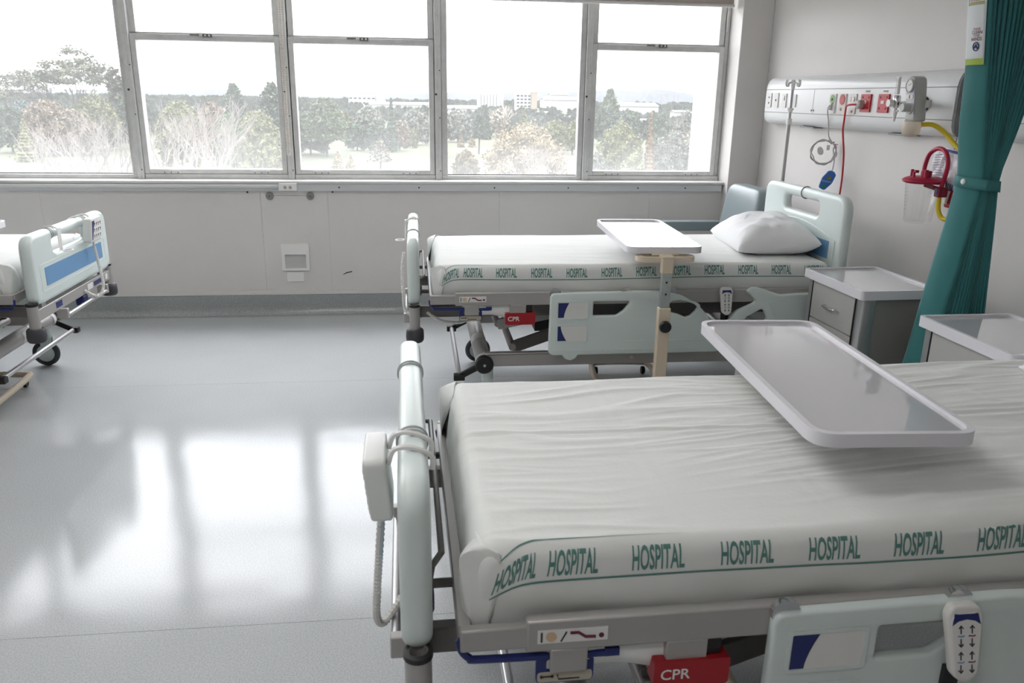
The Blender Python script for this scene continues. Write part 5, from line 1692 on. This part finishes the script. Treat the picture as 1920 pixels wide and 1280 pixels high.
def limb(mb, p, d, L, r, depth, rng, spread=.55, up=.12, minr=.02, tips=None):
    q = p + d * L
    mid = p.lerp(q, .5) + Vector((rng.uniform(-1, 1), rng.uniform(-1, 1), 0)) * L * .06
    mb.tube([p, mid, q], [r, r * .82, r * .62], 4 if r > .06 else 3, caps=False)
    if depth == 0 or r < minr:
        if tips is not None: tips.append(q)
        return
    for k in range(rng.choice((2, 2, 3))):
        nd = (d + Vector((rng.uniform(-1, 1), rng.uniform(-1, 1), rng.uniform(-.5, .8))) * spread + Vector((0, 0, up))).normalized()
        limb(mb, q if k else p.lerp(q, .8), nd, L * rng.uniform(.62, .85), r * rng.uniform(.55, .7), depth - 1, rng, spread, up, minr, tips)

def tree(kind, x, y, ztop, w, label, group):
    base = kind.split('_')[0]
    hue = kind.split('_')[1] if '_' in kind else base
    rng = random.Random(int(x * 31 + y * 7))
    H = ztop - GZ
    name = {'euc': 'gum_tree', 'round': 'broadleaf_tree', 'conifer': 'conifer_tree', 'pine': 'pine_tree', 'cedar': 'cedar_tree', 'bare': 'bare_tree'}[base]
    t = thing(name, label, 'tree', (x, y, GZ), group=group)
    px_m = y / 1500.0
    ls = max(.26, 3.6 * px_m)
    tr, cr = MB(), MB()
    col = LC.get(hue, '#848a6c')
    lm = leaf_material('leaf_' + hue, dim(col))
    R = w / 2
    if base == 'bare':
        n0 = 6 if y < 150 else 4
        for i in range(n0):
            a = 2 * PI * i / n0 + rng.uniform(-.3, .3)
            d = Vector((math.cos(a) * .42, math.sin(a) * .42, 1)).normalized()
            limb(tr, Vector((math.cos(a) * .3, math.sin(a) * .3, H * .30)), d, H * .24, .16, 5, rng, .62, .15, .012)
        tr.tube([(0, 0, 0), (0, 0, H * .34)], [.30, .22], 6)
        tr.build('branches', PALEB if hue != 'pale' else mat('pale_twigs', lin('#a89d92'), .9), t)
        if hue == 'pale':
            leaves(cr, rng, (0, 0, H * .62), (R, R, H * .38), 500, ls * .8)
            cr.build('twig_crown', leaf_material('leaf_pale', dim(LC['pale'])), t, smooth=False)
        return t
    if base == 'euc':
        tips = []
        for i in range(5):
            a = 2 * PI * i / 5 + .4
            d = Vector((math.cos(a) * .36, math.sin(a) * .36, 1)).normalized()
            limb(tr, Vector((math.cos(a) * .5, math.sin(a) * .5, 0)), d, H * .34, .30 * H / 24, 5, rng, .60, .08, .02, tips)
        sc = R / max(1e-3, max(max(abs(p.x), abs(p.y)) for p in tips))
        hz = (H - .6) / max(p.z for p in tips)
        for i, v in enumerate(tr.v):
            f = min(1, v[2] / (H * .4))
            tr.v[i] = (v[0] * (1 + (sc - 1) * f), v[1] * (1 + (sc - 1) * f), v[2] * hz)
        for p in tips:
            leaves(cr, rng, (p.x * sc, p.y * sc, p.z * hz), (.95 * R / 8, .95 * R / 8, .34 * R / 8), 17, ls * .75, .2, .5)
    elif base == 'conifer':
        tr.tube([(0, 0, 0), (0, 0, H * .95)], [.05 * R + .12, .03], 6)
        lay = max(8, int(H / .7))
        for i in range(lay):
            f = i / (lay - 1)
            z = H * (.06 + .93 * f); rr = R * (1 - f) ** .8 * rng.uniform(.8, 1.1) + .1
            cr.sphere((0, 0, z), 1, 8, 4, (rr * .72, rr * .72, H / lay * .9))
            leaves(cr, rng, (0, 0, z), (rr, rr, H / lay), int(30 + 60 * (1 - f)), ls * .7, .5)
    elif base in ('pine', 'cedar'):
        tr.tube([(0, 0, 0), (.2, 0, H * .5), (0, 0, H * .95)], [.035 * H * .5 + .1, .2, .06], 6)
        lay = 10 if hue != 'sparse' else 6
        lo = .28 if base == 'cedar' else .45
        for i in range(lay):
            f = i / (lay - 1)
            z = H * (lo + (.96 - lo) * f); rr = R * (1.0 if f < .5 else 1 - (f - .5) * 1.35) * rng.uniform(.75, 1.05)
            nb = 6
            for j in range(nb):
                a = 2 * PI * j / nb + i * .7 + rng.uniform(-.3, .3)
                e = Vector((math.cos(a) * rr * .62, math.sin(a) * rr * .62, z + rr * .08))
                tr.tube([(0, 0, z - rr * .1), e], [.07, .03], 3, caps=False)
                leaves(cr, rng, e, (rr * .45, rr * .45, H * .05 + .1), 60 if hue != 'sparse' else 14, ls * .75, .2, .6)
    else:
        tr.tube([(0, 0, 0), (.1, .05, H * .35), (0, 0, H * .75)], [.03 * H * .5 + .12, .2, .08], 6)
        for i in range(5):
            a = 2 * PI * i / 5 + rng.uniform(-.4, .4)
            tr.tube([(0, 0, H * .25), (math.cos(a) * R * .4, math.sin(a) * R * .4, H * .55), (math.cos(a) * R * .7, math.sin(a) * R * .7, H * .75)], [.16, .10, .04], 4, caps=False)
        nlump = 30
        zlo = .14 if H > 5 else .1
        for i in range(nlump):
            a = 2 * PI * i * .618
            fr_ = (i + .5) / nlump
            z = H * (zlo + (.88 - zlo) * fr_)
            rr = R * math.sqrt(max(.03, 1 - ((fr_ - .40) / .62) ** 2))
            lr = R * rng.uniform(.24, .36)
            c = (math.cos(a) * max(0, rr - lr * .8), math.sin(a) * max(0, rr - lr * .8), z)
            hz_ = min(lr, H * .14)
            q = ls * .72
            cr.sphere(c, 1, 6, 4, (lr * .55, lr * .55, hz_ * .55))
            leaves(cr, rng, c, (lr, lr, hz_), int(min(420, max(45, 9 * (lr / q) ** 2))), q, .5)
        cr.sphere((0, 0, H * .5), 1, 8, 6, (R * .58, R * .58, H * .33))
        leaves(cr, rng, (0, 0, H * .5), (R * .7, R * .7, H * .38), 260, ls, .5)
    tr.build('trunk', BARK, t)
    cr.build('crown', lm, t, smooth=False)
    return t

GT = 'trees of the park outside the windows'
TREES = [
 ('euc', -99.0, 255, 13.9, 38.0, 'tall gum tree with flat umbrella clumps rising above the horizon in the left window'),
 ('euc', -94.4, 285, 9.0, 17.0, 'smaller gum tree at the right of the tall one, against the first mullion'),
 ('round_dark', -109.0, 238, -1.9, 10.7, 'dark bushy tree at the very left edge of the left window'),
 ('conifer_yellow', -92.0, 208, -5.6, 7.6, 'yellow green conical shrub low in the left window'),
 ('round_brown', -95.7, 230, -.2, 12.6, 'brownish bushy tree below the gum tree, beside the yellow green shrub'),
 ('round_olive', -91.0, 250, .9, 13.8, 'olive bushy tree below the right side of the gum tree'),
 ('round_dark', -85.0, 260, .4, 10.1, 'dark tree close to the first mullion in the left window'),
 ('round_blue', -119.0, 270, -1.3, 10.5, 'bluish green round tree behind the yellow green shrub'),
 ('round_brown', -90.0, 230, -3.1, 14.1, 'rusty brown bush under the gum tree trunks'),
 ('bare_white', -38.7, 95, -2.4, 7.4, 'bleached bare shrub low in the left window, leaning left'),
 ('bare_white', -31.9, 90, -1.4, 7.0, 'bleached bare tree low in the left window beside the first mullion'),
 ('bare_white', -28.4, 99, -.5, 5.8, 'bleached bare tree low in the second window, nearest the first mullion'),
 ('bare_white', -22.4, 90, -.1, 6.1, 'tallest bleached bare tree in the second window'),
 ('bare_white', -24.6, 110, -2.2, 4.5, 'shorter bleached bare tree in the middle of the second window'),
 ('round_olive', -49.0, 180, .7, 9.9, 'olive tree behind the bare trees at the left of the second window'),
 ('round_brown', -46.8, 200, .3, 9.1, 'brownish tree behind the bare trees in the middle of the second window'),
 ('pine_dark', -44.7, 215, 3.5, 6.4, 'dark pine standing above the horizon in the second window'),
 ('pine_dark', -37.1, 225, 3.9, 9.0, 'broad dark pine at the right of the second window'),
 ('round_green', -32.5, 150, -.6, 6.0, 'green tree below the dark pine in the second window'),
 ('round_olive', -32.3, 175, -1.1, 9.6, 'wide olive tree below the broad dark pine'),
 ('round_lime', -22.3, 110, -2.9, 4.3, 'lime green bush low in the second window'),
 ('round_lime', -19.9, 115, -2.5, 4.1, 'lime green bush nearest the second mullion'),
 ('round_olive', -16.1, 100, -4.3, 3.9, 'low olive bush in the bottom right corner of the second window'),
 ('cedar', -24.2, 230, .3, 14.9, 'large spreading cedar at the left of the third window'),
 ('round_dark', -29.8, 240, -2.7, 12.4, 'dark tree mass behind the large cedar'),
 ('round_dark', -17.9, 258, -6.6, 8.0, 'round dark tree right of the large cedar on the lawn edge'),
 ('round_dark', -11.3, 250, -5.8, 7.8, 'round dark tree in the middle of the third window'),
 ('conifer_dark', -7.0, 252, .2, 4.6, 'narrow dark conifer rising in the third window'),
 ('round_brown', -4.9, 258, -5.6, 6.7, 'brown leaved tree just right of the narrow conifer'),
 ('round_grey', .1, 290, -2.2, 11.6, 'greyish tree at the right of the third window'),
 ('round_grey', -18.1, 330, -2.3, 12.8, 'greyish tree under the white town buildings in the third window'),
 ('round_olive', -28.4, 330, -4.5, 8.5, 'small olive tree behind the large cedar'),
 ('round_olive', -.9, 272, -8.8, 4.2, 'small round olive bush on the lawn in the third window'),
 ('conifer_gold', -17.9, 193, -11.4, 3.6, 'golden conical shrub at the bottom of the third window, the larger of two'),
 ('conifer_gold', -15.0, 193, -12.3, 2.7, 'golden conical shrub at the bottom of the third window, the smaller of two'),
 ('cedar_sparse', -8.2, 193, -8.9, 6.4, 'small sparse tree alone on the lawn in the third window'),
 ('round_gold', 17.1, 128, -2.1, 13.7, 'huge golden brown domed tree filling the fourth window'),
 ('round_bronze', 9.1, 150, -7.5, 5.2, 'bronze bush at the lower left of the fourth window'),
 ('conifer_gold', 15.3, 278, -11.2, 2.8, 'tiny golden shrub on the lawn in the fourth window, the left one'),
 ('conifer_gold', 19.1, 278, -11.2, 2.6, 'tiny golden shrub on the lawn in the fourth window, the right one'),
 ('pine_dark', 18.9, 246, -3.8, 4.8, 'small pine behind the left shoulder of the golden tree'),
 ('round_grey', 15.9, 310, -3.2, 12.0, 'greyish tree at the left of the fourth window beyond the lawn'),
 ('conifer_dark', 28.3, 330, -1.9, 6.4, 'dark conifer below the white silo'),
 ('bare_pale', 31.3, 305, -2.3, 7.9, 'pale twiggy winter tree above the golden tree'),
 ('conifer_olive', 38.0, 290, -2.2, 6.4, 'olive conifer below the white office block'),
 ('round_grey', 38.9, 265, -3.6, 5.8, 'grey green tree behind the top of the golden tree'),
 ('round_olive', 43.5, 255, -4.7, 9.2, 'olive hedge tree right of the golden tree crown'),
 ('round_olive', 47.2, 245, -4.2, 6.3, 'olive tree against the fourth mullion'),
 ('bare_white', 15.2, 100, -4.3, 6.2, 'bleached bare shrub in front of the golden tree'),
 ('cedar', 79.5, 335, 5.0, 8.7, 'tall flat topped tree above the horizon in the last window'),
 ('round_dark', 70.5, 300, -.6, 10.5, 'dark tree below the tall flat topped one in the last window'),
 ('round_olive', 37.9, 150, -2.1, 9.2, 'wide olive tree in the middle left of the last window'),
 ('conifer_red', 43.6, 150, -1.3, 3.4, 'slim russet conifer in the last window'),
 ('round_grey', 48.5, 152, -3.6, 7.9, 'grey tree right of the slim russet conifer'),
 ('round_pale', 56.9, 165, -3.4, 6.4, 'pale tree beside the white fin in the last window'),
 ('round_grey', 24.6, 110, -4.7, 4.0, 'grey bush at the lower left of the last window'),
 ('round_lime', 30.4, 112, -5.1, 4.8, 'lime bush at the bottom of the last window'),
 ('round_dark', 63.5, 210, -1.1, 7.1, 'dark tree behind the russet conifer in the last window'),
 ('round_grey', 79.0, 235, -.6, 8.5, 'greyish tree near the right side of the last window'),
 ('round_dark', 67.2, 255, -1.6, 9.9, 'dark tree behind the wide olive tree in the last window'),
]
for a in TREES:
    tree(a[0], a[1], a[2], a[3], a[4], a[5], GT)

# distant canopy of the suburbs: nobody could count these crowns
rng = random.Random(77)
FOOT = [(74, 108, 998, 24), (109, 133, 895, 20), (147, 189, 948, 64), (-86, -37, 1093, 30), (-43, 27, 798, 24), (25, 53, 698, 26), (171, 210, 698, 28), (112, 121, 418, 12), (83, 94, 558, 12), (87, 97, 498, 12), (165, 176, 518, 12), (74, 85, 325, 20)]
k = MB()
for i in range(2800):
    y = 340 + 1950 * rng.random() ** 1.6
    x = y * rng.uniform(-.52, .42)
    fs = max(1, y / 900); hgt = rng.uniform(3.5, 8.5); r = rng.uniform(2.5, 6.5) * fs
    if y < 480 and -.06 < x / y < .05: continue
    if any(a0 - 8 < x < a1 + 8 and yb - 9 < y < yb + dd + 9 for a0, a1, yb, dd in FOOT): continue
    for j in range(9):
        c = Vector((x + rng.uniform(-.6, .6) * r, y + rng.uniform(-.6, .6) * r, GZ + hgt * rng.uniform(.35, .85)))
        s = r * rng.uniform(.35, .6)
        u = Vector((rng.uniform(-1, 1), rng.uniform(-.4, .4), rng.uniform(-.3, .3))).normalized() * s
        v = Vector((rng.uniform(-.3, .3), rng.uniform(-.4, .4), 1)).normalized() * s * .8
        k.add([c - u, c - v, c + u, c + v], [(0, 1, 2, 3)])
        k.add([c - u.cross(Vector((0, 0, 1))), c - v, c + u.cross(Vector((0, 0, 1))), c + v], [(0, 1, 2, 3)])
dw = k.build('distant_woodland', leaf_material('leaf_distant', dim('#7f8a7c', .17), .45), smooth=False, kind='stuff')
tag(dw, 'hazy belt of suburban treetops stretching to the horizon outside the windows', 'woodland', kind='stuff')

# town buildings
BW = mat('town_white', dim('#efefec', .27), .7, spec=.1); BT = mat('town_tan', dim('#dccbb4', .24), .7, spec=.1); BGL = mat('town_window', dim('#8fa0b5', .06), .5, spec=.1); BRF = mat('town_roof', dim('#c9cdd2', .16), .6, spec=.1)
def building(label, x0, x1, y, ztop, depth=25, roof=None, wins=(0, 0), m=BW):
    t = thing('town_building', label, 'building', ((x0 + x1) / 2, y, GZ), group='buildings of the town beyond the park')
    hw, H = (x1 - x0) / 2, ztop - GZ
    MB().box(-hw, hw, 0, depth, 0, H).build('walls', m, t, smooth=False)
    if roof == 'gable':
        k = MB(); k.extrude([(-1, H), (depth / 2, H + depth * .12), (depth + 1, H)], lambda u, v, w: (w, u, v), -hw - .5, hw + .5)
        k.build('roof', BRF, t, smooth=False)
    else:
        MB().box(-hw - .3, hw + .3, -.3, depth + .3, H, H + .6).build('parapet', m, t, smooth=False)
    nx_, nz = wins
    for i in range(nx_):
        for j in range(nz):
            cx, cz = -hw + (i + .5) * 2 * hw / nx_, H - (j + .7) * H * .7 / max(1, nz)
            MB().box(cx - .32 * 2 * hw / nx_, cx + .32 * 2 * hw / nx_, -.25, .1, cz - 1.0, cz + .6).build('window', BGL, t, smooth=False)
    return t
silo = building('white ribbed silo block on the horizon in the fourth window', 76, 101, 1000, 4.4, 20)
for i in range(7):
    MB().cyl((-11 + i * 3.7, -.6, 0), (-11 + i * 3.7, -.6, 19), 1.75, n=10).build('silo_tube', BW, silo)
building('slim white tower right beside the silo block', 102.1, 107.5, 1010, 6.0, 8)
blk = building('white office block with rows of windows in the fourth window', 109.6, 126, 900, 5.6, 16, wins=(4, 4))
building('tan stair tower at the side of the white office block', 126.1, 132.2, 897, 6.3, 12, m=BT)
building('long white factory shed at the right of the fourth window', 147.9, 188.8, 950, -1.1, 30, 'gable')
building('taller white factory hall behind the long shed', 162, 183.5, 990, 4.6, 20, 'gable')
building('wide white building block on the horizon in the third window', -84.9, -50, 1100, 1.2, 20, wins=(6, 2))
building('smaller white block at the end of the wide one in the third window', -49, -38, 1095, -.2, 16, wins=(2, 1))
building('long low white roof across the third window', -42.7, 26.7, 800, -7.0, 20, 'gable')
building('low white warehouse at the left of the fourth window', 25.6, 52.4, 700, -8.5, 22, 'gable')
building('long white warehouse roof in the last window', 171.4, 209.2, 700, -4.6, 25, 'gable')
building('small white house among trees in the last window', 112.8, 120.3, 420, -9.2, 8, 'gable', (3, 1))
building('white house right of the office block among trees', 83.7, 93.0, 560, -8.6, 9, 'gable', (3, 1))
building('low white house nearest the fourth mullion', 87.3, 96.3, 500, -10.0, 8, 'gable', (3, 1))
building('pale roofed house at the right of the last window', 166.1, 175.2, 520, -6.2, 9, 'gable', (2, 1))

# hills closing the horizon
HILL = [(-2600, 2), (-1383, 3), (-913, 7.1), (-690, 12.3), (-402, 4.3), (-144, 10), (44, 11), (234, 19.3), (350, 19.3), (574, 24.5), (722, 32.4), (822, 33.9), (892, 38.7), (964, 28.6), (1025, 23.9), (1400, 22), (2600, 15)]
HP = catmull([V(x, 0, z) for x, z in HILL], 8)
def hillf(u, v):
    p = HP[round(u * (len(HP) - 1))]
    n_ = noise.noise((p.x * .01, v * 3, 0)) * 2.0
    return (p.x, 2400 + 700 * v, GZ + (p.z - GZ + n_) * math.sin(PI / 2 * v) )
k = MB(); k.grid(hillf, len(HP) - 1, 12)
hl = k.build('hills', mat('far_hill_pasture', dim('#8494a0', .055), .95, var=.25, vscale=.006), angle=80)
tag(hl, 'low grey green hills along the horizon', 'hills', kind='structure')
